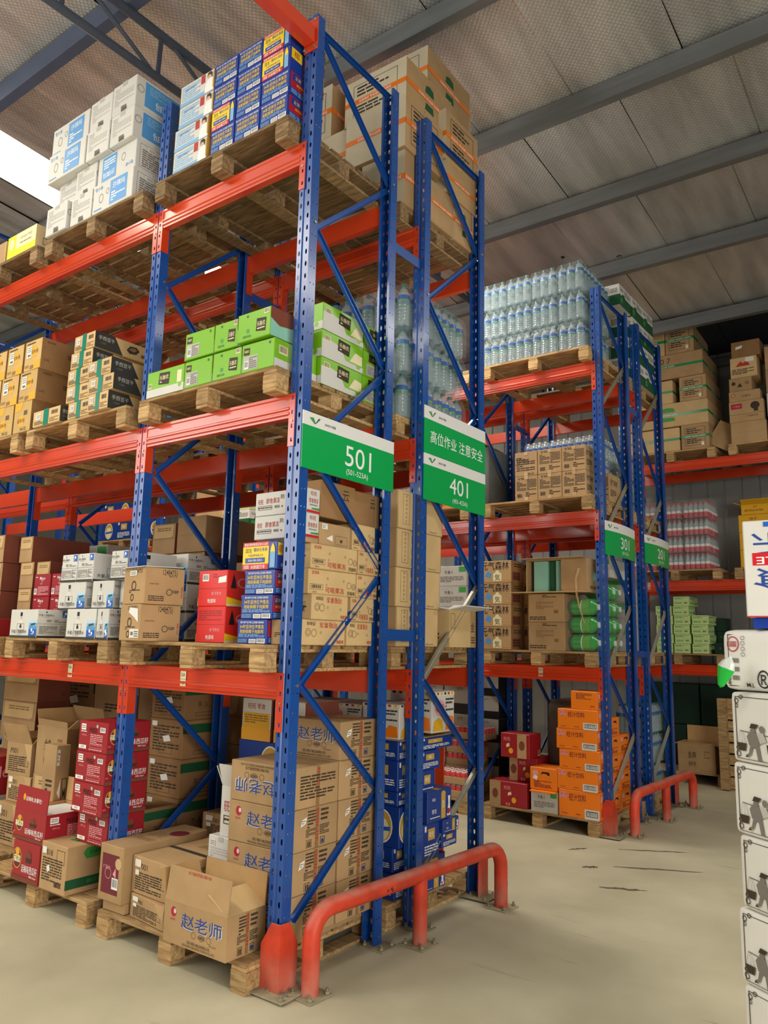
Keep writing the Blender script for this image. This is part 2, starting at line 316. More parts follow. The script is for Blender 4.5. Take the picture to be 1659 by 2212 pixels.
kind('tofu', 'kraftlight', [('b', .66, .5, .94, .85, None), ('l', .06, .1, .38, .36, 'ink', 3), ('l', .62, .1, .95, .4, 'inktan', 3)], [('p', [(0, 0), (.5, 0), (.34, 1), (0, 1)], 'charcoal'), ('t', .2, .66, .26, '手撕豆干', 'greycard', .28), ('t', .14, .36, .12, '小豆卷', 'inkgrey', .2), ('p', [(.56, .45), (.62, .75), (.74, .8), (.8, .6), (.74, .35), (.62, .28)], 'ink'), ('p', [(.6, .5), (.64, .66), (.72, .7), (.75, .6), (.7, .45)], 'kraftdark'), ('b', .82, .2, .97, .5, None)], tseam, parts=tape_v)
lab_g = lambda x, y: [('p', [(x-.13, y-.2), (x+.15, y-.26), (x+.17, y+.2), (x-.11, y+.24)], 'ink'), ('t', x+.02, y+.03, .17, '乐酪优', 'cream', .24), ('l', x-.09, y-.17, x+.13, y-.09, 'cream', 1)]
kind('lime_a', 'lime', [('c', .86, .86, .05, 'darkgreen'), ('r', .06, .08, .5, .56, 'greycard'), ('b', .1, .12, .22, .4, 'white'), ('l', .24, .1, .48, .52, 'inkgrey', 6), ('p', [(.06, .62), (.24, .6), (.25, .84), (.07, .86)], 'ink'), ('t', .155, .73, .1, '乐酪优', 'cream', .15)], [('r', 0, 0, 1, .3, 'whitecard'), ('b', .1, .5, .3, .8, 'cream')]+lab_g(.72, .62), tseam)
kind('lime_b', 'lime', [('c', .3, .86, .05, 'darkgreen'), ('c', .32, .34, .08, 'leaf'), ('t', .3, .15, .09, '酸奶饮品', 'darkgreen', .26), ('b', .8, .78, .95, .97, 'cream')]+lab_g(.7, .45), [('p', [(0, 0), (1, 0), (.9, .35), (.5, .5), (.2, .4), (0, .6)], 'mintgreen'), ('p', [(0, .6), (.2, .42), (.5, .5), (.9, .35), (1, .5), (1, 1), (0, 1)], 'redbrown'), ('c', .75, .55, .16, 'skin')], tseam)
kind('lime_c', 'lime', [('r', 0, 0, 1, .3, 'whitecard'), ('c', .9, .25, .1, 'lime'), ('r', .82, .34, .94, .8, 'cream'), ('b', .04, .36, .14, .54, 'cream')]+lab_g(.45, .64), [('r', 0, 0, 1, .3, 'whitecard')]+lab_g(.5, .6))
side = [('p', [(0, 0), (.62, 0), (.45, .62), (.22, .7), (0, .66)], 'whitecard'), ('r', 0, 0, 1, .2, 'whitecard'), ('b', .06, .62, .2, .84, 'cream'), ('c', .88, .2, .12, 'lime'), ('p', [(.66, .25), (.98, .25), (.98, .6), (.8, .66)], 'cream')]+lab_g(.5, .66)
kind('lime_side', 'lime', [('r', 0, 0, 1, .3, 'whitecard'), ('c', .8, .2, .1, 'lime')], side, tseam)
kind('lime_end', 'lime', [], [('r', .12, .06, .9, .5, 'greycard'), ('l', .16, .1, .84, .44, 'inkgrey', 5), ('p', [(.2, .6), (.8, .58), (.82, .9), (.22, .92)], 'ink'), ('t', .5, .75, .13, '乐酪优', 'cream', .5)], tseam)
bott = lambda x: [('r', x-.04, .76, x+.04, .9, 'black'), ('p', [(x-.03, .74), (x+.03, .74), (x+.036, .66), (x-.036, .66)], 'greycard'), ('p', [(x-.036, .66), (x+.036, .66), (x+.13, .5), (x-.13, .5)], 'offwhite'), ('f', x-.13, .26, x+.13, .5, 'inkgrey', .012), ('p', [(x-.035, .34), (x+.035, .34), (x+.03, .42), (x, .5), (x-.03, .42)], 'black')]
e1 = bott(.4)+[('r', .72, .07, 1, .62, 'paleblue'), ('r', .72, .07, 1, .52, 'ltblue'), ('r', .72, .07, 1, .42, 'skyblue'), ('r', .72, .07, 1, .3, 'blue'), ('p', [(.78, .42), (.95, .46), (.95, .53), (.78, .49)], 'darkgreen'), ('c', .83, .27, .06, 'white', .8), ('c', .9, .2, .05, 'white', .8), ('t', .86, .14, .05, '西柚味', 'white', .18),
      ('t', .36, .21, .13, '外星人电解质水', 'ink', .56, 'w'), ('t', .37, .12, .035, 'A L I E N E R G Y', 'ink', .5, 'n'), ('r', 0, 0, 1, .07, 'charcoal')]
e2 = [('p', [(.24, .88), (.28, .88), (.27, .93), (.25, .96)], 'black'), ('t', .26, .8, .08, '外星人电解质水', 'ink', .46), ('t', .26, .73, .025, 'A L I E N E R G Y', 'ink', .46, 'n'), ('r', .74, .74, .98, .97, 'blue'), ('c', .84, .88, .05, 'white'), ('l', .77, .77, .95, .82, 'white', 1), ('b', .26, .54, .44, .66, 'whitecard'), ('l', .5, .55, .92, .65, 'inkgrey', 2), ('r', 0, .49, 1, .5, 'inkgrey'), ('r', .06, .14, .62, .42, 'greycard'), ('l', .07, .14, .61, .42, 'inkgrey', 7), ('l', .68, .14, .94, .44, 'inkgrey', 7), ('r', 0, 0, 1, .07, 'charcoal')]
kind('water_a', 'whitecard', e1, e2, tseam); kind('water_b', 'whitecard', e2, e1, tseam)
kind('meco', 'deepred', [('t', .5, .82, .14, 'Meco', 'white', .34), ('l', .08, .84, .26, .9, 'white', 1), ('t', .5, .7, .05, '果汁茶', 'white', .3), ('t', .47, .58, .09, '蜜谷', 'pink', .3), ('r', 0, .5, 1, .505, 'maroon'), ('b', .04, .1, .22, .36, 'white'), ('l', .28, .06, .92, .46, 'pink', 8)], [('t', .5, .6, .3, 'Meco', 'pink', .6)], tseam)
flapc = [('p', [(.06, .52), (.8, .52), (.9, .6), (.94, .98), (.06, .98)], 'kraftlight'), ('f', .06, .52, .94, .98, 'inktan', .012), ('l', .2, .75, .8, .88, 'inktan', 2), ('r', 0, .49, 1, .5, 'inktan')]
kind('brown_red', 'kraft', flapc, [bg('redbrown'), ('t', .8, .2, .1, '果干', 'ink', .15)], tseam)
kind('number', 'kraft', [('t', .62, .9, .12, '12484751', 'ink', .7), ('o', .5, .5, .14, 'ink', .3), ('l', .3, .3, .8, .4, 'ink', 2), ('o', .45, .18, .1, 'ink', .3)], [('t', .62, .88, .15, '12484751', 'ink', .36, 'w'), ('t', .7, .78, .06, '散装2千克', 'ink', .2, 'n'), ('l', .12, .52, .35, .58, 'inktan', 1), ('l', .1, .08, .5, .24, 'ink', 3), ('o', .62, .34, .09, 'ink', .2), ('t', .78, .36, .09, '乳脂糖', 'ink', .16), ('t', .94, .35, .05, '果园老农食品', 'inkred', .6, 'v')], tseam, parts={'paper_label': {'F': [('r', .3, .78, .62, .92, 'paper'), ('l', .34, .8, .58, .9, 'inkgrey', 2)]}})
kind('number_low', 'kraft', K['number']['F'], K['number']['R'], tseam, parts={'paper_label': {'F': [('r', .55, .08, 1, .32, 'paper'), ('b', .6, .12, .75, .26, None), ('l', .78, .1, .97, .28, 'inkgrey', 3)], 'R': []}, 'torn_paper': {'F': [('p', [(.5, .92), (.9, .88), (.95, .5), (.7, .66), (.45, .78)], 'white')]}})
rx = [('r', 0, .49, 1, .5, 'deepred'), ('t', .66, .35, .1, '麻辣零食', 'pink', .36), ('t', .5, .15, .12, '地道味', 'white', .3)]
rr = [('p', [(0, .06), (1, .1), (1, .24), (.6, .14), (0, .26)], 'yellow'), ('p', [(0, 0), (1, 0), (1, .1), (0, .06)], 'cream'), ('p', [(.12, .5), (.2, .9), (.26, .74), (.3, .5)], 'black'), ('p', [(.7, .48), (.8, .86), (.88, .7), (.9, .5)], 'black'), ('c', .5, .66, .14, 'pink', 1.5), ('c', .5, .66, .1, 'brightred', 1.5)]
kind('red_snack', 'brightred', [('b', .14, .7, .36, .9, 'white'), ('l', .5, .78, .96, .92, 'deepred', 2), ('p', [(.7, .64), (.98, .66), (.98, .84), (.72, .8)], 'white')]+rx, rr, tseam)
kind('red_snack_low', 'brightred', [('l', .08, .6, .9, .9, 'deepred', 5)]+rx, rr, tseam)
mk_ = [('r', .03, .02, .97, .08, 'whitecard'), ('t', .18, .6, .2, '旺旺', 'inkred', .16), ('t', .58, .62, .24, '即食果冻', 'inkred', .44), ('t', .88, .75, .2, '果肉', 'inkgrey', .12), ('l', .1, .3, .55, .38, 'ink', 1), ('b', .62, .26, .82, .42, None), ('c', .88, .34, .04, 'inkred'), ('f', .1, .25, .56, .42, 'ink', .015)]
kind('milk', 'whitecard', mk_, [('r', 0, 0, 1, .1, 'red'), ('p', [(.3, .14), (.95, .12), (.95, .22), (.4, .2)], 'leaf'), ('t', .5, .8, .16, '旺旺', 'inkred', .5), ('t', .5, .5, .2, '即食果冻', 'inkred', .7), ('l', .2, .28, .8, .36, 'inkgrey', 1)], tseam)
jl = [('t', .13, .86, .14, '溜溜梅', 'inkred', .18), ('b', .04, .2, .28, .38, None), ('f', .03, .18, .29, .4, 'ink', .012), ('t', .54, .2, .24, '可吸果冻', 'inkred', .4, 'w'), ('t', .89, .14, .17, '西柚味', 'ink', .17, 'w'), ('o', .84, .46, .14, 'ink', .1), ('o', .94, .42, .13, 'ink', .1), ('o', .94, .42, .07, 'ink', .16), ('o', .38, .66, .05, 'ink', .2), ('o', .72, .62, .05, 'ink', .2), ('o', .36, .4, .045, 'ink', .2), ('t', .12, .08, .06, '净含量:90g', 'ink', .2, 'n')]
kind('jelly', 'kraftlight', [('l', .2, .3, .8, .7, 'ink', 3)]+icons(.3, .1, .7, .3), jl, tseam)
jlx = [('t', .2, .84, .16, '西柚味', 'ink', .2, 'x'), ('o', .14, .5, .16, 'ink', .1), ('o', .14, .5, .09, 'ink', .16), ('o', .27, .48, .15, 'ink', .1), ('t', .6, .8, .24, '可吸果冻', 'inkred', .42, 'xw'), ('o', .42, .5, .05, 'ink', .2), ('o', .78, .45, .05, 'ink', .2), ('t', .88, .14, .14, '溜溜梅', 'inkred', .18, 'x')]
kind('jelly_flip', 'kraftlight', [('l', .2, .3, .8, .7, 'ink', 3)]+icons(.3, .3, .7, .7, n=2), jlx, tseam)
kind('plain', 'kraft', [('r', 0, .49, 1, .497, 'inktan')], [('l', .08, .06, .4, .1, 'inktan', 1)], tseam)
kind('plain_label', 'kraft', [('l', .3, .3, .8, .5, 'ink', 3)], [('f', .5, .1, .9, .5, 'ink', .012), ('t', .7, .28, .16, 'M', 'ink', .2)], tseam, parts={'paper_label': {'R': [('r', .06, .7, .24, .94, 'paper'), ('l', .08, .74, .22, .9, 'inkgrey', 3), ('p', [(.2, .3), (.4, .5), (.42, .2)], 'paper')]}})
kind('cloud', 'kraftdark', [], [('t', .72, .7, .3, '云', 'ink', .2, 'n')], tseam)
kind('tall_tan', 'kraftlight', [bg('kraft'), ('r', .97, 0, 1, 1, 'kraftlight')], [('f', .1, .12, .24, .92, 'ink', .008)]+[('o', .17, .2+.11*i, .03, 'ink', .25) for i in range(7)]+[('t', .78, .06, .04, '净重:8.3kg 250ml*20瓶', 'ink', .36, 'n')], tseam)
zf = [('c', .16, .76, .12, 'crimson', .9), ('c', .18, .78, .06, 'whitecard', .8), ('t', .15, .58, .06, '赵老师', 'inkred', .16, 'n'), ('t', .615, .615, .37, '赵老师', 'whitecard', .66, 'w'), ('t', .61, .625, .355, '赵老师', 'inkblue', .64, 'w'), ('o', .5, .36, .08, 'ink', .1), ('o', .62, .36, .08, 'ink', .1), ('o', .74, .36, .08, 'ink', .1), ('t', .62, .36, .09, '小麻花', 'ink', .3), ('t', .8, .25, .04, '规格:125gX24袋', 'ink', .3, 'n'), ('t', .58, .16, .08, '四川根兴食品有限公司', 'ink', .8), ('t', .58, .07, .06, 'SICHUAN GENXING FOOD CO.,LTD', 'ink', .8)]
zr = [('r', .48, .02, .56, .98, 'kraftdark'), ('l', .5, .05, .56, .95, 'inkred', 12), ('l', .3, .5, .48, .95, 'ink', 6), ('l', .6, .62, .78, .95, 'ink', 3), ('l', .27, .3, .48, .5, 'ink', 6), ('l', .58, .3, .8, .55, 'ink', 6), ('f', .28, .06, .4, .24, 'ink', .012), ('r', .31, .08, .335, .2, 'ink'), ('r', .35, .08, .375, .2, 'ink'), ('f', .6, .07, .7, .24, 'ink', .012), ('c', .65, .14, .05, 'inkblue')]
st = {'paper_label': {'R': [('p', [(.14, .58), (.25, .64), (.28, .8), (.17, .75)], 'paper'), ('l', .17, .64, .25, .74, 'inkgrey', 2)]}}
kind('zhao', 'kraft', zf, zr, tseam, parts=st); kind('zhao_plain', 'kraft', zf, zr, tseam)
zfx = [('t', .4, .415, .37, '赵老师', 'whitecard', .66, 'xw'), ('t', .405, .405, .355, '赵老师', 'inkblue', .64, 'xw'), ('o', .26, .66, .08, 'ink', .1), ('o', .38, .66, .08, 'ink', .1), ('o', .5, .66, .08, 'ink', .1), ('t', .38, .66, .09, '小麻花', 'ink', .3, 'x'), ('t', .42, .84, .08, '四川根兴食品有限公司', 'ink', .8, 'x'), ('t', .42, .93, .06, 'SICHUAN GENXING FOOD CO.,LTD', 'ink', .8, 'x')]
kind('zhao_flip', 'kraft', zfx, [('r', .48, .02, .56, .98, 'kraftdark'), ('l', .5, .05, .56, .95, 'inkred', 12), ('l', .12, .2, .92, .8, 'ink', 8)], tseam)
mb1 = [('c', .18, .55, .27, 'gold', .8), ('c', .18, .55, .24, 'maroon', .8), ('r', .06, .45, .3, .62, 'cream'), ('t', .18, .535, .13, '丁老头', 'black', .24), ('c', .18, .7, .1, 'amber'), ('c', .6, .66, .15, 'redbrown', .9), ('p', [(.5, .62), (.72, .62), (.7, .5), (.52, .5)], 'ink'), ('t', .66, .33, .2, '话梅味西瓜籽', 'white', .58, 'w'), ('t', .8, .17, .07, '规格:2.5kgx4', 'white', .26), ('r', 0, 0, 1, .12, 'redbrown'), ('t', .05, .24, .05, '国货', 'pink', .06)]
mb2 = [('r', .08, .7, .24, .9, 'white'), ('l', .1, .74, .22, .87, 'inkgrey', 2), ('l', .08, .62, .34, .68, 'white', 1), ('t', .2, .53, .07, '规格:2.5kg', 'pink', .24), ('b', .74, .68, .92, .84, 'white'), ('c', .64, .86, .06, 'greycard'), ('l', .42, .25, .85, .6, 'pink', 6), ('f', .42, .14, .86, .24, 'pink', .01), ('r', .04, .08, .3, .2, 'white'), ('t', .17, .14, .07, '向阳花', 'deepred', .22), ('t', .5, .72, .16, 'P002', 'black', .26, 'n'), ('l', .4, .05, .85, .12, 'pink', 1)]
kind('melon_info', 'deepred', mb2, mb1, tseam); kind('melon_brand', 'deepred', mb1, mb2, tseam)
kind('mahua', 'kraft', [('t', .3, .8, .12, 'P018', 'ink', .3, 'n'), ('l', .08, .2, .85, .7, 'ink', 9), ('f', .62, .62, .92, .9, 'ink', .01), ('b', .56, .1, .88, .24, None)], [('r', 0, .12, 1, .32, 'darkgreen'), ('t', .55, .22, .08, '重庆市江津区', 'leaf', .7), ('p', [(.28, .82), (.34, .92), (.68, .93), (.74, .82), (.68, .7), (.34, .69)], 'leaf'), ('t', .5, .82, .09, '红蜻蜓', 'darkgreen', .3), ('t', .72, .52, .2, '麻花', 'leaf', .44)], tseam+[('p', [(.4, .3), (.7, .3), (.72, .42), (.38, .42)], 'leaf')], parts={'paper_label': {'F': [('r', .06, .76, .22, .9, 'paper'), ('p', [(.26, .5), (.36, .56), (.4, .44), (.3, .38)], 'paper')]}})
kind('mahua_tape', 'kraftdark', [('l', .1, .15, .9, .85, 'ink', 9), ('f', .3, .1, .7, .4, 'ink', .01)], [('r', 0, .66, 1, .9, 'darkgreen'), ('t', .5, .4, .16, '不 人', 'ink', .5), ('f', .3, .1, .9, .2, 'ink', .01)], tseam, parts={'paper_label': {'F': [('r', .06, .8, .22, .93, 'paper'), ('p', [(.4, .55), (.6, .6), (.66, .45), (.46, .4)], 'paper')]}})
kind('love', 'kraft', [('r', .12, .14, .84, .84, 'maroon'), ('t', .32, .6, .07, '巧克力', 'pink', .3), ('o', .4, .5, .1, 'pink', .1), ('c', .82, .7, .1, 'kraftlight', 1.), ('p', [(.6, .5), (.72, .62), (.74, .44)], 'pink'), ('b', .58, .24, .84, .44, 'white')], [('t', .4, .7, .2, 'P00', 'ink', .4, 'n')], [('t', .5, .55, .16, 'LOVE', 'inktan', .5, 'n'), ('t', .55, .35, .08, 'CHOCOLATE BISCUIT', 'inktan', .7, 'n'), ('c', .8, .7, .1, 'maroon')])
kind('worn', 'kraft', [('t', .3, .75, .16, 'P001', 'ink', .4, 'n'), ('l', .1, .1, .8, .6, 'ink', 8), ('f', .6, .3, .9, .6, 'ink', .012), ('p', [(.7, 1), (1, 1), (.98, .4), (.85, .55)], 'cleartape')], [('l', .1, .2, .8, .8, 'inktan', 4)], tseam+[('t', .6, .7, .1, 'BISCUIT', 'inktan', .5, 'nx'), ('r', 0, .44, 1, .5, 'charcoal')], parts={'paper_label': {'F': [('r', .08, .72, .24, .92, 'paper'), ('r', .1, .5, .2, .64, 'paper')]}})
gk = [('t', .46, .77, .4, '元气森林', 'black', .92, 'w'), ('p', [(.12, .3), (.3, .2), (.36, .4), (.22, .52)], 'skyblue'), ('p', [(.5, .56), (.58, .56), (.6, .48), (.68, .4), (.68, .06), (.4, .06), (.4, .4), (.48, .48)], 'cream'), ('t', .54, .23, .28, '気', 'black', .2), ('l', .72, .1, .95, .15, 'amber', 1)]
kind('soda', 'kraft', gk, [bg('kraftdark'), ('l', .2, .7, .8, .9, 'ink', 2), ('r', .1, .1, .7, .5, 'redbrown'), ('l', .14, .14, .66, .46, 'ink', 3)], tseam)
kind('chili', 'kraft', [('t', .28, .9, .1, '香辣椒', 'ink', .4), ('l', .08, .4, .5, .8, 'ink', 7), ('l', .54, .4, .95, .86, 'ink', 8), ('b', .08, .08, .34, .3, None), ('l', .48, .06, .94, .34, 'ink', 4)], [('t', .4, .7, .22, '香辣椒', 'ink', .7), ('l', .1, .2, .6, .45, 'ink', 4)], tseam, parts={'packing_tape': {'F': [('r', .42, .86, .58, 1, 'cleartape'), ('r', .42, 0, .58, .14, 'cleartape')]}})
kind('chili_mark', 'kraft', [('t', .34, .6, .26, '3P94', 'ink', .6, 'n'), ('l', .08, .2, .9, .8, 'ink', 7), ('t', .7, .08, .1, '香辣椒', 'ink', .4, 'x')], K['chili']['R'], tseam, parts=K['chili']['parts'])
of = [('r', .05, .66, .2, .9, 'pink'), ('t', .125, .82, .12, '美汁源', 'crimson', .13), ('t', .125, .7, .06, 'RICO', 'crimson', .12), ('t', .47, .74, .27, '橙汁饮料', 'maroon', .42, 'w'), ('r', .64, 0, 1, .36, 'whitecard'), ('b', .68, .1, .96, .3, 'white'), ('f', .68, .1, .96, .3, 'black', .025), ('l', .08, .1, .26, .15, 'redbrown', 1), ('l', .42, .1, .54, .16, 'redbrown', 1)]
ornr = [('p', [(.4, .68), (.46, .82), (.72, .82), (.74, .66), (.66, .68), (.62, .74), (.48, .74)], 'black'), ('r', .1, .64, .3, .86, 'pink'), ('r', 0, .49, 1, .51, 'vorange'), ('l', .15, .1, .8, .42, 'maroon', 6)]
kind('orange_juice', 'orange', of, ornr, tseam); kind('orange_back', 'orange', [('l', .2, .55, .8, .9, 'redbrown', 5), ('r', 0, .49, 1, .5, 'vorange'), ('t', .82, .2, .14, '美汁源', 'crimson', .16, 'x')], ornr, tseam)
kind('orange_small', 'orange', ornr, ornr, tseam, parts={'paper_label': {'F': [('p', [(.1, .5), (.26, .42), (.3, .6), (.16, .66)], 'paper')]}})
rf = [('r', .0, 0, .3, 1, 'kraft'), ('c', .15, .48, .2, 'redbrown', .7), ('t', .48, .76, .16, '刘氏', 'pink', .24), ('p', [(.5, .44), (.6, .5), (.58, .62), (.5, .56)], 'cream'), ('c', .66, .28, .12, 'amber', .9), ('t', .5, .1, .12, '8.8', 'pink', .2)]
kind('fruit_red', 'deepred', rf, [('b', .7, .06, .95, .3, 'kraft')], tseam)
kind('fruit_red_swap', 'deepred', [('r', .58, 0, .9, 1, 'kraft'), ('c', .74, .52, .2, 'redbrown', .7), ('t', .22, .76, .16, '刘氏', 'pink', .3), ('c', .36, .28, .12, 'amber', .9), ('p', [(.2, .4), (.32, .46), (.3, .6), (.2, .54)], 'cream')], [('b', .7, .06, .95, .3, 'kraft')], tseam)
bf = [('r', .3, .52, .7, .84, 'gold'), ('t', .5, .68, .16, '纯生', 'white', .3), ('r', .1, .78, .2, .94, 'white'), ('l', .1, .1, .9, .4, 'white', 4)]
bf2 = [('p', [(.56, .06), (.74, .06), (.74, .88), (.7, .94), (.6, .94), (.56, .88)], 'gold'), ('t', .65, .5, .12, '纯生', 'white', .6, 'v'), ('t', .25, .72, .1, '纯生', 'white', .3), ('t', .27, .34, .14, '雪花', 'white', .24), ('p', [(.8, .1), (.95, .1), (.92, .5), (.94, .74), (.84, .74), (.86, .5)], 'white'), ('c', .87, .24, .1, 'crimson'), ('l', .1, .12, .5, .18, 'white', 1)]
kind('beer', 'beerblue', bf, bf, tseam); kind('beer_can', 'beerblue', bf, bf2, [('r', 0, .4, 1, .6, 'gold')])
bo = [('c', .5, .5, .42, 'white', .8), ('c', .5, .5, .38, 'gold', .8), ('c', .5, .42, .28, 'cream', .8), ('t', .5, .6, .16, '纯生', 'white', .34), ('p', [(.28, .36), (.74, .4), (.74, .5), (.28, .46)], 'blue')]
kind('beer_oval', 'beerblue', bo, bo, tseam)
nf = [('r', 0, .9, 1, .97, 'cream')]+[('r', .06+.16*i, .92, .14+.16*i, .98, ('deepblue', 'inkred', 'amber')[i % 3]) for i in range(6)]+[('c', .35, .6, .2, 'pink', 1.2), ('t', .35, .6, .2, '薯条', 'inkred', .5), ('p', [(.05, .05), (.5, .04), (.45, .3), (.3, .36), (.1, .28)], 'mustard'), ('p', [(.6, .05), (.97, .06), (.95, .36), (.75, .4), (.62, .22)], 'orange'), ('l', .6, .5, .95, .85, 'ink', 4)]
kind('fries', 'whitecard', nf, nf, tseam)
kind('snack_yellow', 'whitecard', [('t', .5, .82, .14, '旺旺 零食', 'inkred', .6), ('r', .05, .3, .95, .66, 'mustard'), ('l', .1, .4, .9, .62, 'inktan', 4), ('r', 0, 0, 1, .3, 'amber')], [bg('redbrown'), ('t', .5, .6, .2, '零食', 'amber', .5)], tseam)
def taped(tapem, inkm, F2=()):
    T = lambda y: [('r', 0, y-.05, 1, y+.05, tapem), ('t', .5, y, .06, '正品保证 专业品质 正品保证', 'white', .92)]
    frame = [('f', .14, .12, .86, .88, 'ink', .012), ('l', .2, .6, .8, .84, 'ink', 3), ('l', .2, .2, .8, .42, 'ink', 3)]
    g = [('p', [(.4, .62), (.6, .62), (.58, .78), (.5, .82), (.42, .78)], inkm), ('p', [(.4, .24), (.6, .24), (.58, .4), (.42, .4)], inkm)]
    return frame, g, {'packing_tape': {'F': T(.5), 'R': T(.5), 'L': T(.5), 'B': T(.5)}}
fr, gg, tp = taped('ortape', 'darkgreen')
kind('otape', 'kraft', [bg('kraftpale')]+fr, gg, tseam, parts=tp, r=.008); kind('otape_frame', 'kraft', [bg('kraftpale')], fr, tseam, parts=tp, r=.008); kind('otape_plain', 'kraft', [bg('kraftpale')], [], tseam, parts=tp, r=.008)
fr, gg, tp = taped('grntape', 'leaf')
kind('gtape_frame', 'kraft', fr, [], tseam, parts=dict(tp, paper_label={'F': [('r', .72, .1, .82, .24, 'paper')]}), r=.008); kind('gtape_plain', 'kraftlight', [], [], tseam, parts=tp, r=.008); kind('gtape_leaf', 'kraftlight', gg, [], tseam, parts=tp, r=.008)
kind('gtape_mark', 'kraft', [('t', .5, .74, .22, '10 7', 'ink', .4, 'n')], [], tseam, parts=tp, r=.008)
ob = [('r', 0, 0, 1, .5, 'darkgreen'), ('t', .22, .8, .14, 'Oatbon', 'darkgreen', .26), ('r', .1, .16, .26, .42, 'leaf'), ('l', .45, .6, .95, .9, 'inkgrey', 4), ('p', [(.2, .5), (.5, .5), (.4, .62), (.25, .6)], 'darkgreen')]
kind('oat', 'whitecard', ob, ob, tseam)
pg = [('l', .08, .7, .9, .92, 'inkgreen', 3), ('b', .66, .2, .92, .42, None), ('l', .1, .2, .55, .4, 'inkgreen', 2), ('r', 0, .5, 1, .512, 'leaf')]
kind('pale_green', 'palegreen', pg, pg, tseam)
yb = [('t', .45, .75, .2, '饼干', 'redbrown', .5), ('l', .1, .3, .7, .5, 'redbrown', 2), ('r', 0, .02, 1, .06, 'amber')]
kind('yellow_box', 'mustard', yb, yb, tseam)
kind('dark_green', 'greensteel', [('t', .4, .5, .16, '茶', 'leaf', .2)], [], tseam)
kind('brown_text', 'kraft', [('l', .22, .45, .7, .72, 'inktan', 6), ('r', .72, .3, .84, .42, 'inktan'), ('l', .4, .86, .95, .96, 'ink', 2), ('l', .04, .06, .5, .2, 'ink', 2)], [], tseam)
kind('jindian', 'kraft', [('t', .38, .62, .24, '金典', 'ink', .22, 'w'), ('t', .38, .3, .17, '纯牛奶', 'ink', .2), ('l', .7, .5, .86, .8, 'inktan', 3), ('l', .6, .06, .95, .1, 'inktan', 1)], [bg('kraftdark')])
kind('gold_r', 'kraftlight', [('l', .2, .2, .7, .4, 'ink', 2)], [('f', .05, .5, .2, .9, 'ink', .01), ('r', .78, 0, 1, 1, 'kraft'), ('t', .86, .55, .26, '金', 'ink', .14), ('l', .8, .1, .95, .3, 'ink', 3)])
kind('kid_red', 'kraftlight', [('p', [(.2, .55), (.4, .8), (.5, .68), (.62, .85), (.75, .55)], 'inkred'), ('l', .06, .16, .9, .44, 'ink', 4)], [], tseam, parts={'paper_label': {'F': [('r', .58, .74, .9, .95, 'paper')]}})
kind('kid_a', 'kraft', [('c', .2, .6, .14, 'ink'), ('p', [(.36, .3), (.6, .3), (.48, .6)], 'ink'), ('c', .8, .56, .13, 'inktan', 1.2)], [], tseam); kind('kid_b', 'kraft', [('o', .14, .6, .22, 'inkred', .2), ('t', .55, .45, .26, '小饼干', 'ink', .4)], [], tseam)
kind('kid_c', 'kraft', [('r', .06, .64, .38, .88, 'crimson'), ('t', .22, .76, .1, '小食品', 'pink', .28), ('c', .76, .72, .18, 'ink', 1.1), ('r', .72, .44, .84, .6, 'ink'), ('r', 0, .36, 1, .37, 'ink'), ('t', .66, .25, .1, '小鸡磨牙棒', 'inktan', .5)], [], tseam)
kind('plain_paper', 'kraftdark', [('f', .3, .1, .85, .5, 'inktan', .01)], [], tseam, parts={'paper_label': {'F': [('p', [(.15, .5), (.38, .56), (.4, .74), (.17, .68)], 'paper')]}})
kind('greywhite', 'greycard', [('t', .4, .7, .16, '外星人', 'ink', .3), ('l', .1, .2, .9, .5, 'inkgrey', 4), ('r', .74, .7, .98, .96, 'leaf')], [], tseam)
kind('black_white', 'greycard', [('r', 0, 0, 1, .34, 'black'), ('t', .6, .84, .12, '元气', 'ink', .5), ('t', .2, .2, .1, '饮品', 'greycard', .2)], [bg('black')], tseam)
kind('big_white', 'whitecard', [('t', .22, .76, .24, '乐', 'inkblue', .3, 'xw'), ('r', .07, .53, .62, .66, 'red'), ('t', .3, .58, .075, 'SHI LE', 'white', .4, 'xw'), ('t', .22, .38, .24, '食', 'inkblue', .3, 'xw'), ('c', .26, .15, .035, 'blue', 2), ('r', 0, 0, 1, .012, 'red'), ('r', .17, .93, .6, .98, 'blue')], [], tseam)
kind('blue_white', 'navy', [('p', [(.3, .2), (.9, .1), (.9, .8), (.4, .9)], 'white')], [], tseam)

# ------------------------------------------------------------------ cartons
MESH = {}
def carton_mesh(kn, dx, dy, dz):
    key = (kn, round(dx, 3), round(dy, 3), round(dz, 3))
    if key not in MESH:
        k = K[kn]; mb = MB(); mb.box(-dx/2, dx/2, -dy/2, dy/2, 0, dz, k['base'], min(k['r'], dz*.05))
        for f in 'FRTBL':
            if k[f]:
                W, H, fm = face_map(f, dx, dy, dz); draw(mb, k[f], W, H, fm)
        parts = []
        for pn, fs in k['parts'].items():
            pm = MB()
            for f, pr in fs.items():
                W, H, fm = face_map(f, dx, dy, dz); draw(pm, pr, W, H, fm, 4)
            if pm.v: parts.append((pn, pm.mesh(pn)))
        MESH[key] = (mb.mesh(kn), parts)
    return MESH[key]
JR = random.Random(11)
def box(kn, x0, x1, y0, y1, z0, z1, label, name='carton', cat='box', group=None, rz=None, jit=.012):
    dx, dy, dz = x1-x0, y1-y0, z1-z0
    me, parts = carton_mesh(kn, dx, dy, dz)
    a = JR.uniform(-jit, jit) if rz is None else rz
    o = link(name, me, None, ((x0+x1)/2, (y0+y1)/2, z0), a)
    tag(o, label, cat, group)
    for pn, pm in parts: link(pn, pm, o)
    return o

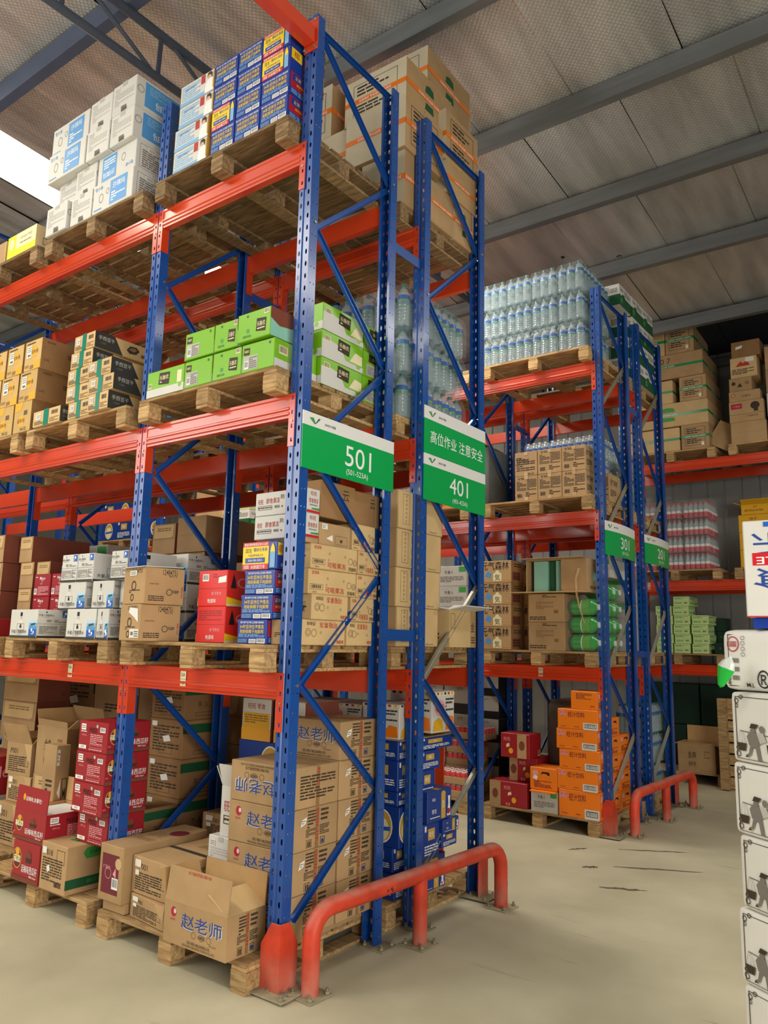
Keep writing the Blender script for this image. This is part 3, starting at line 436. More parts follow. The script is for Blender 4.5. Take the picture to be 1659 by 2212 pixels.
def open_carton(kn, x0, x1, y0, y1, z0, z1, label, flaps, name='open_carton', group=None, rz=0., fill=None, inner='kraftin', outer=None, t=.006):
    """flaps: dict side -> (length, angle from vertical outward in degrees)"""
    dx, dy, dz = x1-x0, y1-y0, z1-z0; k = K[kn]; base = outer or k['base']
    mb = MB(); hx, hy = dx/2, dy/2
    mb.box(-hx, hx, -hy, -hy+t, 0, dz, base); mb.box(-hx, hx, hy-t, hy, 0, dz, base)
    mb.box(-hx, -hx+t, -hy+t, hy-t, 0, dz, base); mb.box(hx-t, hx, -hy+t, hy-t, 0, dz, base); mb.box(-hx+t, hx-t, -hy+t, hy-t, 0, t, inner)
    e = t+.0008
    for q in ([(-hx+e, -hy+e), (hx-e, -hy+e)], [(hx-e, hy-e), (-hx+e, hy-e)], [(-hx+e, hy-e), (-hx+e, -hy+e)], [(hx-e, -hy+e), (hx-e, hy-e)]):
        (a, b), (c, d) = q; mb.add([(a, b, t), (a, b, dz-.001), (c, d, dz-.001), (c, d, t)], [(0, 1, 2, 3)], inner)
    for f in 'FRBL':
        W, H, fm = face_map(f, dx, dy, dz); draw(mb, k[f], W, H, fm)
    o = link(name, mb.mesh(name), None, ((x0+x1)/2, (y0+y1)/2, z0), rz); tag(o, label, 'box', group)
    for s, spec in flaps.items():
        ln, ang = spec[:2]; m_out = spec[2] if len(spec) > 2 else base; pr = spec[3] if len(spec) > 3 else None
        w = dx if s in 'FB' else dy
        fb = MB(); fb.box(-w/2+.003, w/2-.003, -t/2, t/2, 0, ln, m_out)
        fb.add([(-w/2+.004, t/2+.0006, .002), (w/2-.004, t/2+.0006, .002), (w/2-.004, t/2+.0006, ln-.002), (-w/2+.004, t/2+.0006, ln-.002)], [(3, 2, 1, 0)], inner)
        if pr: draw(fb, pr, w, ln, lambda u, v, kk: (-w/2+u, -t/2-.0006*kk, v))
        fo = link('flap', fb.mesh('flap'), o)
        ax = {'F': 0, 'R': PI/2, 'B': PI, 'L': -PI/2}[s]
        off = {'F': (0, -hy+t/2), 'B': (0, hy-t/2), 'L': (-hx+t/2, 0), 'R': (hx-t/2, 0)}[s]
        fo.matrix_local = Matrix.Translation((*off, dz)) @ Matrix.Rotation(ax, 4, 'Z') @ Matrix.Rotation(math.radians(ang), 4, 'X')
    if fill:
        fm_ = MB(); fm_.box(-hx+.012, hx-.012, -hy+.012, hy-.012, t, dz-fill[1], fill[0], .003); link(fill[2], fm_.mesh(fill[2]), o)
    return o

TI = {1: [''], 2: ['bottom tier', 'top tier'], 3: ['bottom tier', 'middle tier', 'top tier'], 4: ['bottom tier', 'second tier', 'third tier', 'top tier'], 5: ['bottom tier', 'second tier', 'third tier', 'fourth tier', 'top tier'], 6: ['bottom tier', 'second tier', 'third tier', 'fourth tier', 'fifth tier', 'top tier']}
def pos(n): return {1: [''], 2: ['left', 'right'], 3: ['leftmost', 'middle', 'rightmost'], 4: ['leftmost', 'second from left', 'second from right', 'rightmost']}[n]
def lab(look, tier, nt, col, nc, where):
    b = ' '.join(x for x in (TI[nt][tier], pos(nc)[col]) if x)
    return f"{look}, {b}, {where}" if b else f"{look}, {where}"

# ------------------------------------------------------------------ pallets
PM = {}
def pallet_meshes(w, d, h, m):
    key = (round(w, 3), round(d, 3), m)
    if key in PM: return PM[key]
    bt = .02; bl = h-3*bt; r = random.Random(5)
    deck = MB(); n = 8; bw = d/n
    for i in range(n): deck.box(-w/2+r.uniform(0, .008), w/2-r.uniform(0, .008), -d/2+i*bw+.002, -d/2+(i+1)*bw-.016*(0 < i < n-1)-.002, h-bt, h, m, .002)
    sb = MB()
    sb.box(-.05, .05, -d/2+.002, d/2-.002, h-2*bt, h-bt-.0005, m, .002)
    bk = MB(); bk.box(-.055, .055, -.05, .05, bt, h-2*bt-.0005, m, .003)
    bb = MB(); bb.box(-.05, .05, -d/2+.003, d/2-.003, 0, bt-.0005, m, .002)
    PM[key] = (deck.mesh('deck'), sb.mesh('stringer'), bk.mesh('block'), bb.mesh('bottom_board')); return PM[key]
def pallet(x0, x1, y0, y1, z, label, m='pallet_wood', rz=0., h=.146, group='wooden pallets under the goods', mx=None):
    w, d = x1-x0, y1-y0; a, b, c, e = pallet_meshes(w, d, h, m)
    o = empty('pallet', ((x0+x1)/2, (y0+y1)/2, z), rz); tag(o, label, 'pallet', group)
    if mx: o.matrix_world = mx
    link('deck', a, o)
    for x in (-w/2+.056, 0, w/2-.056):
        link('stringer', b, o, (x, 0, 0)); link('bottom_board', e, o, (x, 0, 0))
        for y in (-d/2+.052, 0, d/2-.052): link('block', c, o, (x, y, 0))
    return o
# ------------------------------------------------------------------ pallet racking
UW, UD, LB = .093, .0685, 1.381
def plate(mb, org, ud, L, z0, z1, holes, pitch, hw, hh, mat, phase=.5, nrm=(0, 0, 0)):
    """perforated strip: org + u*ud + z; holes = list of u centres, the strip is split midway between them"""
    ud = Vector(ud); org = Vector(org); nv = Vector(nrm)*.0022; n = int((z1-z0)/pitch); us = [0]+[(holes[i]+holes[i+1])/2 for i in range(len(holes)-1)]+[L]
    P = lambda u, z: tuple(org+ud*u+Vector((0, 0, z)))
    for i, hc in enumerate(holes):
        a, b = us[i], us[i+1]; vs = []; fs = []
        for k in range(n):
            za, zb = z0+k*pitch, z0+(k+1)*pitch; zc = za+pitch*phase; m = (a+b)/2; o = len(vs)
            ring = [(a, za), (m, za), (b, za), (b, zc), (b, zb), (m, zb), (a, zb), (a, zc)]
            hr = [(hc-hw*.7, zc-hh*.8), (hc, zc-hh), (hc+hw*.7, zc-hh*.8), (hc+hw, zc), (hc+hw*.7, zc+hh*.8), (hc, zc+hh), (hc-hw*.7, zc+hh*.8), (hc-hw, zc)]
            vs += [P(*q) for q in ring]+[P(*q) for q in hr]
            fs += [(o+j, o+(j+1) % 8, o+8+(j+1) % 8, o+8+j) for j in range(8)]
        nn = len(vs); mb.add(vs+[tuple(Vector(q)+nv) for q in vs], fs+[tuple(j+nn for j in f[::-1]) for f in fs]+[(o_+8+j, o_+8+(j+1) % 8, nn+o_+8+(j+1) % 8, nn+o_+8+j) for o_ in range(0, nn, 16) for j in range(8)], mat)
        ze = z0+n*pitch
        if z1-ze > 1e-4: mb.add([P(a, ze), P(b, ze), P(b, z1), P(a, z1)], [(0, 1, 2, 3)], mat)
UP = {}
def upright_mesh(H):
    if H in UP: return UP[H]
    mb = MB(); w = UW/2; m = 'paint_blue'
    plate(mb, (-w, 0, 0), (1, 0, 0), w-.012, 0, H, [.019], .075, .0075, .016, m, nrm=(0, 1, 0))
    plate(mb, (.012, 0, 0), (1, 0, 0), w-.012, 0, H, [.0155], .075, .0075, .016, m, nrm=(0, 1, 0))
    for x0, y0, x1, y1 in ((-.012, 0, -.007, .007), (-.007, .007, .007, .007), (.007, .007, .012, 0)):
        mb.add([(x0, y0, 0), (x1, y1, 0), (x1, y1, H), (x0, y0, H)], [(0, 1, 2, 3)], m)
    plate(mb, (w, 0, 0), (0, 1, 0), UD, 0, H, [.024, .052], .1, .0045, .0045, m, nrm=(-1, 0, 0))
    plate(mb, (-w, 0, 0), (0, 1, 0), UD, 0, H, [.024, .052], .1, .0045, .0045, m, .5, (1, 0, 0))
    for s in (1, -1): mb.add([(s*w, UD, 0), (s*(w-.016), UD, 0), (s*(w-.016), UD, H), (s*w, UD, H)], [(0, 1, 2, 3)], m)
    me = mb.mesh('upright')
    UP[H] = me; return me
CON = {}
def beam_meshes(L):
    if L in CON: return CON[L]
    H = .138; mb = MB()
    prof = [(-.002, 0), (-.006, -.003), (-.006, -.018), (0, -.025), (0, -.074), (-.009, -.082), (-.009, -.09), (-.001, -.097), (-.001, -.103), (-.009, -.11), (-.009, -.118), (0, -.126), (.0, -H), (.046, -H), (.046, 0)]
    mb.prism(prof, -L/2, L/2, 0, 'paint_orange')
    cm = {}
    for s in (1, -1):  # s=1: plate on the upright at the beam's right end
        c = MB(); hh = .305; w = .041
        # plate in the web plane, with four slots that show the upright behind
        us = [0, .016, .030, w]; zs = [0]
        for f in (.085, .36, .62, .88): zs += [hh*(1-f)-.011, hh*(1-f)+.011]
        zs = sorted(zs+[hh])
        for i in range(3):
            for j in range(len(zs)-1):
                if i == 1 and any(abs((zs[j]+zs[j+1])/2-hh*(1-f)) < .003 for f in (.085, .36, .62, .88)): continue
                x0, x1 = s*us[i], s*us[i+1]; c.box(min(x0, x1), max(x0, x1), -.004, 0, zs[j]-hh, zs[j+1]-hh, 'paint_orange')
        c.box(min(0, -s*.004), max(0, -s*.004), -.004, .056, -hh, 0, 'paint_orange')
        c.tube([(s*.023, -.003, -hh*.52), (s*.023, -.009, -hh*.52)], .006, 'steel', 8)
        cm[s] = c.mesh('beam_connector')
    CON[L] = (mb.mesh('beam'), cm); return CON[L]
def cbar(name, p, q, parent, mat, w=.036, t=.022):
    """brace channel from p to q (in a plane x = const), open towards +x"""
    p, q = Vector(p), Vector(q); L = (q-p).length; mb = MB(); th = .0025
    prof = [(-t/2, -w/2), (t/2, -w/2), (t/2, -w/2+th), (-t/2+th, -w/2+th), (-t/2+th, w/2-th), (t/2, w/2-th), (t/2, w/2), (-t/2, w/2)]
    mb.prism(prof, 0, L, 2, mat)
    o = link(name, mb.mesh(name), parent); z = (q-p).normalized(); x = Vector((1, 0, 0)); y = z.cross(x)
    o.matrix_local = Matrix.Translation(p) @ Matrix((x, y, z)).transposed().to_4x4()
    return o
NODES = [(.818, 4.765), (.116, 4.135), (.818, 3.455), (.128, 2.81), (.82, 2.15), (.13, 1.49), (.818, .855), (.134, .29)]
def bolt_mesh():
    b = MB(); b.tube([(0, 0, 0), (.007, 0, 0)], .009, 'steel', 8); return b.mesh('bolt')
BOLT = bolt_mesh()
def anchor_plate(parent, x, y, w=.17, d=.15, dusty=True, rz=0., z=0.):
    mb = MB(); mb.box(-w/2, w/2, -d/2, d/2, 0, .008, 'dust' if dusty else 'steel', .002)
    p = link('foot_plate', mb.mesh('foot_plate'), parent, (x, y, z), rz)
    for sx, sy in ((1, 1), (-1, -1), (1, -1), (-1, 1)):
        bb = MB(); bb.tube([(0, 0, .008), (0, 0, .035)], .007, 'steel', 8); bb.tube([(0, 0, .009), (0, 0, .02)], .013, 'dust', 6)
        link('anchor_bolt', bb.mesh('anchor_bolt'), p, (sx*(w/2-.025), sy*(d/2-.025), 0))
def location_tag(parent, x, a, b):
    mb = MB(); mb.box(-.024, .024, -.002, 0, -.115, -.022, 'tagpaper')
    for st, z in ((a, -.043), (b, -.09)):
        draw(mb, [('t', .5, .5, .8, st, 'black', .8)], .042, .022, lambda u, v, k, z=z: (-.021+u, -.0024-.0002*k, z-.011+v))
    mb.box(-.024, .024, -.0024, -.0021, -.0695, -.067, 'inkgrey')
    link('location_label', mb.mesh('location_label'), parent, (x, -.0045, 0))
def rack(label, xr, ya, yb, frames, levels, H, tags={}, back='flip', skip=(), steelbrace=(), spacers=None, group='back to back pallet racks'):
    """ya: web plane of the low-y upright, yb: web plane of the high-y upright; frames: upright centre x values, right to left"""
    root = empty('pallet_rack', (xr, ya, 0)); tag(root, label, 'rack', group)
    um = upright_mesh(H); D = yb-ya
    for i, fx in enumerate(frames):
        x = fx-xr
        for y, rz in ((0, 0), (D, PI)):
            u = link('upright', um, root, (x, y, 0), rz)
            anchor_plate(root, x+(.05 if i == 0 else 0), y+(.035 if y == 0 else -.035))
        cbar('brace', (x, .035, H-.045), (x, D-.035, H-.045), root, 'paint_blue')
        prev = (.11, H-.075); sc = D/.85
        for j, (ny, nz) in enumerate(NODES):
            if nz > H-.2: continue
            cbar('brace', (x, prev[0]*sc, prev[1]-.012), (x, ny*sc, nz+.012), root, 'galvlight' if (i, j) in steelbrace else 'paint_blue')
            for sx in (1,):
                link('bolt', BOLT, root, (x+UW/2, (.045 if ny < .4 else D-.045), nz))
            prev = (ny, nz)
    for i in range(len(frames)-1):
        xa, xb = frames[i]-xr, frames[i+1]-xr; L = round(xa-xb-UW, 3)
        bmh, cm = beam_meshes(L)
        for lv, z in enumerate(levels):
            for y, rz in ((0, 0), (D, PI)):
                if (i, lv, y > 0) in skip: continue
                b = link('beam', bmh, root, ((xa+xb)/2, y, z), rz)
                for s in (1, -1): link('beam_connector', cm[s], b, (s*L/2, 0, 0))
                if (i, lv) in tags and y == (0 if back != 'front' else D): location_tag(b, *tags[(i, lv)])
    if spacers:
        g, zs = spacers
        for z in zs:
            for fx in frames[:2]:
                mb = MB(); mb.box(-.0025, .0025, 0, g, -.035, .035, 'paint_blue'); mb.box(-.03, .0025, 0, .0025, -.035, .035, 'paint_blue'); mb.box(-.03, .0025, g-.0025, g, -.035, .035, 'paint_blue')
                mb.tube([(-.012, g-.002, 0), (-.012, g-.012, 0)], .009, 'steel', 8)
                link('row_spacer', mb.mesh('row_spacer'), root, (fx-xr+UW/2-.012, D, z))
    return root
ZA = (1.554, 3.095, 4.65); ZC = (1.527, 3.054, 4.589); ZE = (1.51, 2.63, 4.29)
xa, xb, xc, xd = 0-UW/2, .02-UW/2, .11-UW/2, .12-UW/2
FA = lambda x: [x, x-LB, x-3*LB, x-5*LB]
rack('front blue and orange pallet rack carrying the 501 sign', xa, 0, .85, FA(xa), ZA, 5.484, {(0, 0): (-.12, '523A', 'P001'), (1, 0): (.78, '522A', 'P002')}, spacers=(.317, (4.343, 1.77)))
rack('blue and orange pallet rack behind it carrying the 401 sign', xb, 1.167, 2.017, FA(xb), ZA, 5.484, steelbrace=((0, 5), (0, 7)))
rack('far blue and orange pallet rack carrying the 301 sign', xc, 4.24, 5.09, FA(xc)+[xc-7*LB], ZC, 5.385, {(0, 0): (.05, '323A', '323')}, steelbrace=((0, 3), (0, 5), (0, 7), (0, 1)), spacers=(.299, (4.296, 1.654)))
rack('far blue and orange pallet rack carrying the 201 sign', xd, 5.389, 6.239, FA(xd), ZC, 5.385, steelbrace=((0, 3), (0, 5), (0, 7), (0, 1)))
rack('pallet rack with orange beams along the back wall', 1.85, 7.85, 8.7, [1.85, -.95, -3.75], ZE, 5.2, {(0, 1): (-1.08, '101A', '101')}, group='wall racks')

# cross-aisle portal beam at the top of the first upright
def portal():
    mb = MB(); mb.box(-.045, .045, -3.2, -.006, -.05, .05, 'paint_orange', .006)
    o = link('tie_beam', mb.mesh('tie_beam'), None, (-.05, -.002, 5.335)); tag(o, 'orange square tie beam bolted to the top of the front upright', 'beam')
    p = MB(); p.box(-.047, .06, -.006, 0, -.095, .12, 'paint_orange')
    q = link('end_plate', p.mesh('end_plate'), o)
    for x, z in ((-.035, -.08), (.045, -.08), (-.035, .1), (.045, .1)):
        b = MB(); b.tube([(x, -.006, z), (x, -.018, z)], .009, 'steel', 6); link('bolt', b.mesh('bolt'), o)
portal()

# ------------------------------------------------------------------ aisle signs
def sign(label, x, y0, y1, z0, z1, top, prims, bend=0.):
    W, H = y1-y0, z1-z0; n = 10; t = .006
    X = lambda u: bend*math.sin(PI*u/W)
    mb = MB()
    for k in range(n):
        a, b = W*k/n, W*(k+1)/n
        for (v0, v1, m) in ((0, H*(1-top), 'signgreen'), (H*(1-top), H, 'signwhite')):
            vs = [(X(a)-t, a, v0), (X(b)-t, b, v0), (X(b)-t, b, v1), (X(a)-t, a, v1), (X(a), a, v0), (X(b), b, v0), (X(b), b, v1), (X(a), a, v1)]
            mb.add(vs, [(3, 2, 1, 0), (4, 5, 6, 7), (0, 1, 5, 4), (7, 6, 2, 3)]+([(0, 4, 7, 3)] if k == 0 else [])+([(1, 2, 6, 5)] if k == n-1 else []), m)
    draw(mb, prims, W, H, lambda u, v, k: (X(u)+.0006*k, u, v))
    o = link('aisle_sign', mb.mesh('aisle_sign'), None, (x, y0, z0)); tag(o, label, 'sign', 'aisle signs')
def logo(y, s=1.): return [('p', [(.06, y+.03*s), (.10, y+.05*s), (.125, y-.05*s), (.11, y-.06*s)], 'leaf'), ('p', [(.125, y-.05*s), (.17, y+.06*s), (.15, y+.06*s), (.115, y-.06*s)], 'darkgreen'), ('t', .27, y-.01, .06*s, 'JINFEN 锦奋', 'black', .2)]
sign('green and white sign reading 501 on the front rack', .008, .003, .863, 2.665, 2.99, .24, logo(.87)+[('t', .58, .44, .38, '501', 'white', .29, 'wn'), ('t', .57, .13, .13, '(501-523A)', 'white', .4, 'n')])
sign('green safety sign with white Chinese writing above the 401 sign', .03, 1.178, 2.016, 2.995, 3.325, .27, logo(.86)+[('t', .52, .38, .27, '高位作业 注意安全', 'white', .86)])
sign('green and white sign reading 401 below the safety sign', .03, 1.18, 2.017, 2.672, 2.992, .24, logo(.88)+[('t', .54, .47, .36, '401', 'white', .3, 'wn'), ('t', .56, .13, .13, '(401-423A)', 'white', .36, 'n')])
sign('green and white sign reading 301 on a far rack', .12, 4.24, 5.09, 2.61, 2.945, .28, logo(.86)+[('t', .55, .43, .34, '301', 'white', .3, 'wn'), ('t', .55, .13, .12, '(301-323A)', 'white', .36, 'n')], .03)
sign('green and white sign reading 201 on a far rack', .13, 5.385, 6.235, 2.63, 2.945, .28, logo(.86)+[('t', .55, .43, .34, '201', 'white', .3, 'wn'), ('t', .55, .13, .12, '(201-223A)', 'white', .36, 'n')], .03)

# ------------------------------------------------------------------ upright guards and barriers
def guard(label, x, y, sy):
    mb = MB(); t = .006; m = 'paint_guard'; h = .33; hl = .22
    A = [(-.118, 0), (.012, 0), (.012, h), (-.05, h), (-.118, hl)]
    mb.prism([(a, b) for a, b in A], -sy*.0, -sy*t if sy > 0 else t, 1, m)
    Bp = [(0, 0), (sy*.125, 0), (sy*.125, hl), (sy*.06, h), (0, h)]
    mb.prism([(a, b) for a, b in Bp], .012-t, .012, 0, m)
    o = link('upright_guard', mb.mesh('upright_guard'), None, (x, y-sy*.014, 0)); tag(o, label, 'guard', 'upright guards')
    anchor_plate(o, -.03, sy*.05, .25, .24, z=.0085)
guard('orange folded steel guard at the foot of the front upright', .004, 0, 1)
guard('orange steel guard behind the long front barrier far end', .03, 2.02, -1)
guard('dusty orange steel guard at the foot of the 301 upright', .115, 4.24, 1)
guard('orange steel guard beside the far barrier far post', .125, 6.245, -1)
def barrier(label, p0, p1, h, r):
    p0, p1 = Vector((*p0, 0)), Vector((*p1, 0)); d = (p1-p0).normalized(); R = .13; o = empty('barrier', p0); tag(o, label, 'barrier', 'tubular rack barriers'); L = (p1-p0).length
    pts = [Vector((0, 0, .004)), Vector((0, 0, h-R))]
    for i in range(1, 7):
        a = PI/2*i/6; pts.append(d*(R*(1-math.cos(a)))+Vector((0, 0, h-R+R*math.sin(a))))
    pts2 = [d*L-Vector((p.x, p.y, 0))+Vector((0, 0, p.z)) for p in pts[::-1]]
    mb = MB(); mb.tube(pts+pts2, r, 'paint_guard', 18); link('rail', mb.mesh('rail'), o)
    for t in (0, .5, 1):
        q = d*L*t
        if t == .5:
            pm = MB(); pm.tube([q+Vector((0, 0, .004)), q+Vector((0, 0, h-.01))], r*.95, 'paint_guard', 16); link('post', pm.mesh('post'), o)
        anchor_plate(o, q.x, q.y, .17, .17, True, math.atan2(d.y, d.x))
barrier('dusty orange tube barrier along the 501 and 401 rack end', (.118, .1), (.228, 1.88), .385, .045)
barrier('dusty orange tube barrier along the 301 and 201 rack end', (.262, 4.43), (.312, 6.18), .37, .045)

# ------------------------------------------------------------------ bottles
def bottle_mesh(h, r, pet, labm, cap, ribs=5, lab2=None):
    mb = MB(); P = [(0, .004, pet), (r*.8, 0, pet), (r, h*.05, pet)]
    z0, z1 = .08, .56
    for i in range(ribs):
        a = z0+(z1-z0)*i/ribs; b = z0+(z1-z0)*(i+.5)/ribs
        P += [(r, h*a, pet), (r*.93, h*b, pet)]
    P += [(r, h*.57, labm), (r, h*.6, lab2 or labm), (r, h*.7, pet), (r*.96, h*.74, pet), (r*.6, h*.86, pet), (r*.36, h*.9, pet), (r*.34, h*.93, cap), (r*.38, h*.931, cap), (r*.38, h*.99, cap), (0, h, cap)]
    mb.lathe(P, 12, None); return mb.mesh('bottle')
BT = {'green': bottle_mesh(.27, .036, 'pet_green', 'bot_label_white', 'bot_label_green', 3), 'water': bottle_mesh(.315, .046, 'pet', 'bot_label_green', 'cap_teal', 6, 'bot_label'), 'small': bottle_mesh(.22, .031, 'pet', 'bot_label', 'cap_white', 4), 'red': bottle_mesh(.225, .031, 'pet', 'bot_label_white', 'bot_label_red', 3)}
def red_bottle():
    h, r = .225, .031; mb = MB()
    mb.lathe([(0, .003, 'pet'), (r*.8, 0, 'pet'), (r, .01, 'bot_label_red'), (r, .07, 'bot_label_white'), (r, .105, 'pet'), (r*.95, .125, 'pet'), (r*.6, .17, 'pet'), (r*.36, .195, 'pet'), (r*.38, .2, 'bot_label_red'), (r*.38, h-.003, 'bot_label_red'), (0, h, 'bot_label_red')], 12, None); return mb.mesh('bottle')
BT['red'] = red_bottle()
FM = {}
def film_mesh(w, d, h, m='film'):
    k = (round(w, 3), round(d, 3), round(h, 3), m)
    if k not in FM:
        mb = MB(); z = h*.93; n = [(-w/2, -d/2), (w/2, -d/2), (w/2, d/2), (-w/2, d/2)]; s = .9
        vs = [(x*.97, y*.97, .004) for x, y in n]+[(x, y, .03) for x, y in n]+[(x, y, h*.72) for x, y in n]+[(x*s, y*s, z) for x, y in n]
        fs = [(i+4*k_, (i+1) % 4+4*k_, (i+1) % 4+4*k_+4, i+4*k_+4) for k_ in range(3) for i in range(4)]+[(12, 13, 14, 15)]
        mb.add(vs, fs, m); FM[k] = mb.mesh('shrink_film')
    return FM[k]
def pack(kindb, nx, ny, p, x, y, z, h, label, group, jr=random.Random(5), film='film'):
    o = empty('bottle_pack', (x, y, z), jr.uniform(-.03, .03)); tag(o, label, 'bottles', group)
    link('shrink_film', film_mesh(nx*p+.008, ny*p+.008, h, film), o)
    for i in range(nx):
        for j in range(ny):
            link('bottle', BT[kindb], o, ((i-(nx-1)/2)*p, (j-(ny-1)/2)*p, .002), jr.uniform(0, 6))
    return o
def packs(kindb, nx, ny, p, x0, cols, y0, rows, z0, tiers, dz, look, where, group, keep=lambda c, r, t: True, h=None, film='film', gap=.012):
    for t in range(tiers):
        for c in range(cols):
            for r in range(rows):
                if not keep(c, r, t): continue
                l = f"{look}, {TI[tiers][t]}, {pos(cols)[c]}{' front' if r == 0 and rows > 1 else (' back' if rows > 1 else '')}, {where}"
                pack(kindb, nx, ny, p, x0+(c+.5)*(nx*p+gap), y0+(r+.5)*(ny*p+gap), z0+t*dz, h or dz, ' '.join(l.split()), group, film=film)
# ------------------------------------------------------------------ pallets in the racks
ZB = [0, .146, 1.70, 3.241, 4.796]            # standing heights on floor / levels of the two front rows
ZD = [0, .146, 1.673, 3.2, 4.735]
lv = {0: 'on the floor', 1: 'on the lowest beams', 2: 'on the middle beams', 3: 'on the top beams'}
for i, z in ((0, 0), (1, ZA[0]), (2, ZA[1]), (3, ZA[2])):
    old = 'pallet_old' if i in (2, 3) else 'pallet_wood'
    pallet(-1.36, -.11, -.1 if i else -.12, .95, z, f"wooden pallet {lv[i]} of the 501 rack end bay", old if i == 3 else 'pallet_wood')
    pallet(-2.74, -1.49, -.1, .95, z, f"wooden pallet {lv[i]} of the 501 rack second bay", old if i == 3 else 'pallet_wood')
    pallet(-4.1, -2.85, -.1, .95, z, f"wooden pallet {lv[i]} of the 501 rack, second bay, far half", old if i == 3 else 'pallet_wood')
    pallet(-1.34, -.09, 1.02, 2.06, z, f"wooden pallet {lv[i]} of the 401 rack end bay", old if i == 3 else 'pallet_wood')
    pallet(-2.72, -1.47, 1.08, 2.08, z, f"wooden pallet {lv[i]} of the 401 rack second bay", old)
    if i: pallet(-4.08, -2.83, 1.08, 2.08, z, f"wooden pallet {lv[i]} of the 401 rack, second bay, far half", old)
for i, z in ((0, 0), (1, ZC[0]), (2, ZC[1]), (3, ZC[2])):
    pallet(-1.2, .03, 4.14, 5.15, z, f"wooden pallet {lv[i]} of the 301 rack end bay")
    if i != 1: pallet(-2.55, -1.36, 4.14, 5.15, z, f"wooden pallet {lv[i]} of the 301 rack second bay")
    if i in (1, 2, 3): pallet(-1.2, .05, 5.3, 6.3, z, f"wooden pallet {lv[i]} of the 201 rack end bay")
pallet(-1.2, .05, 5.3, 6.3, 0, 'wooden pallet on the floor of the 201 rack')
pallet(-2.62, -1.37, 4.14, 5.15, ZC[0], 'wooden pallet on the lowest beams of the 301 rack second bay')
pallet(-5.9, -4.75, 4.14, 5.15, ZC[1], 'wooden pallet of kraft boxes glimpsed far left on the 301 rack')
pallet(-8.2, -7.0, 4.14, 5.15, ZC[1], 'wooden pallet of blue beer boxes glimpsed far left on the 301 rack')
for i, z in ((1, ZE[0]), (2, ZE[1]), (3, ZE[2])):
    pallet(-.86, .34, 7.8, 8.75, z, f"wooden pallet {lv[i]} of the back wall rack")
    if i > 1: pallet(.5, 1.7, 7.8, 8.75, z, f"wooden pallet {lv[i]} of the back wall rack, right half")
pallet(-.86, .3, 7.74, 8.7, 0, 'wooden pallet on the floor under the back wall rack')

# ------------------------------------------------------------------ 501 rack, top beams
G = 'drink cartons on the top pallet of the 501 rack'
xs4 = [-1.16, -.815, -.59, -.365, -.125]; hz = .16; z0 = ZB[4]
for c in range(4):
    for t in range(4):
        yel = (c == 3 and t >= 2) or (c == 1 and t == 1)
        kn = 'coco_pale' if c == 0 else ('coco_yellow' if yel else 'coco_blue')
        look = {'coco_pale': 'pale film-wrapped drink carton', 'coco_yellow': 'yellow and blue spring water carton', 'coco_blue': 'blue coconut drink carton'}[kn]
        w = xs4[c+1]-xs4[c]-.008; x0 = xs4[c]-(.03 if c == 0 and t < 2 else 0)
        box(kn, x0, x0+w, -.09, .22, z0+t*hz+(.002*t), z0+t*hz+hz, lab(look, t, 4, c, 4, '501 rack top pallet'), 'drink_carton', 'box', G)
G = 'white cake cartons on the 501 top beams'; W = 'on the 501 top beams'
Z = [4.796, 5.03, 5.265, 5.51, 5.755]
wc = [('white_end', -2.71, -2.43, -.12, .3, 0), ('white_end', -2.4, -2.13, -.1, .3, 0), ('white_long', -2.11, -1.63, -.1, .24, 0), ('white_end', -2.69, -2.42, -.05, .3, 1), ('white_end', -2.4, -2.13, -.08, .3, 1), ('white_long_flip', -2.11, -1.64, -.08, .24, 1),
      ('white_long', -2.76, -2.25, -.12, .22, 2), ('white_end', -2.23, -1.94, -.12, .3, 2), ('white_end', -1.925, -1.645, -.12, .36, 2), ('white_long', -2.77, -2.26, -.1, .22, 3), ('white_end', -2.23, -1.945, -.11, .3, 3), ('white_end', -1.93, -1.645, -.12, .36, 3)]
for kn, x0, x1, y0, y1, t in wc:
    c = 0 if x0 < -2.5 else (1 if x0 < -2.12 else 2)
    look = {'white_end': 'white cake carton, narrow printed end', 'white_long': 'white cake carton with blue square', 'white_long_flip': 'white cake carton upside down, blue square'}[kn]
    box(kn, x0, x1, y0, y1, Z[t]+.001, Z[t+1], lab(look, t, 4, c, 3, W), 'cake_carton', 'box', G)
for t in range(4): box('white_long', -2.14, -1.65, .38, .72, Z[t]+.001, Z[t+1], lab('white cake carton in the rear row', t, 4, 0, 1, W), 'cake_carton', 'box', G)
box('yellow_green', -3.33, -2.89, -.1, .2, 4.797, 4.99, 'cream and yellow-green carton alone on the far top pallet')
box('tall_tan', -3.75, -3.36, -.1, .3, 4.797, 4.98, 'cream carton left of the yellow-green one on the far top pallet')

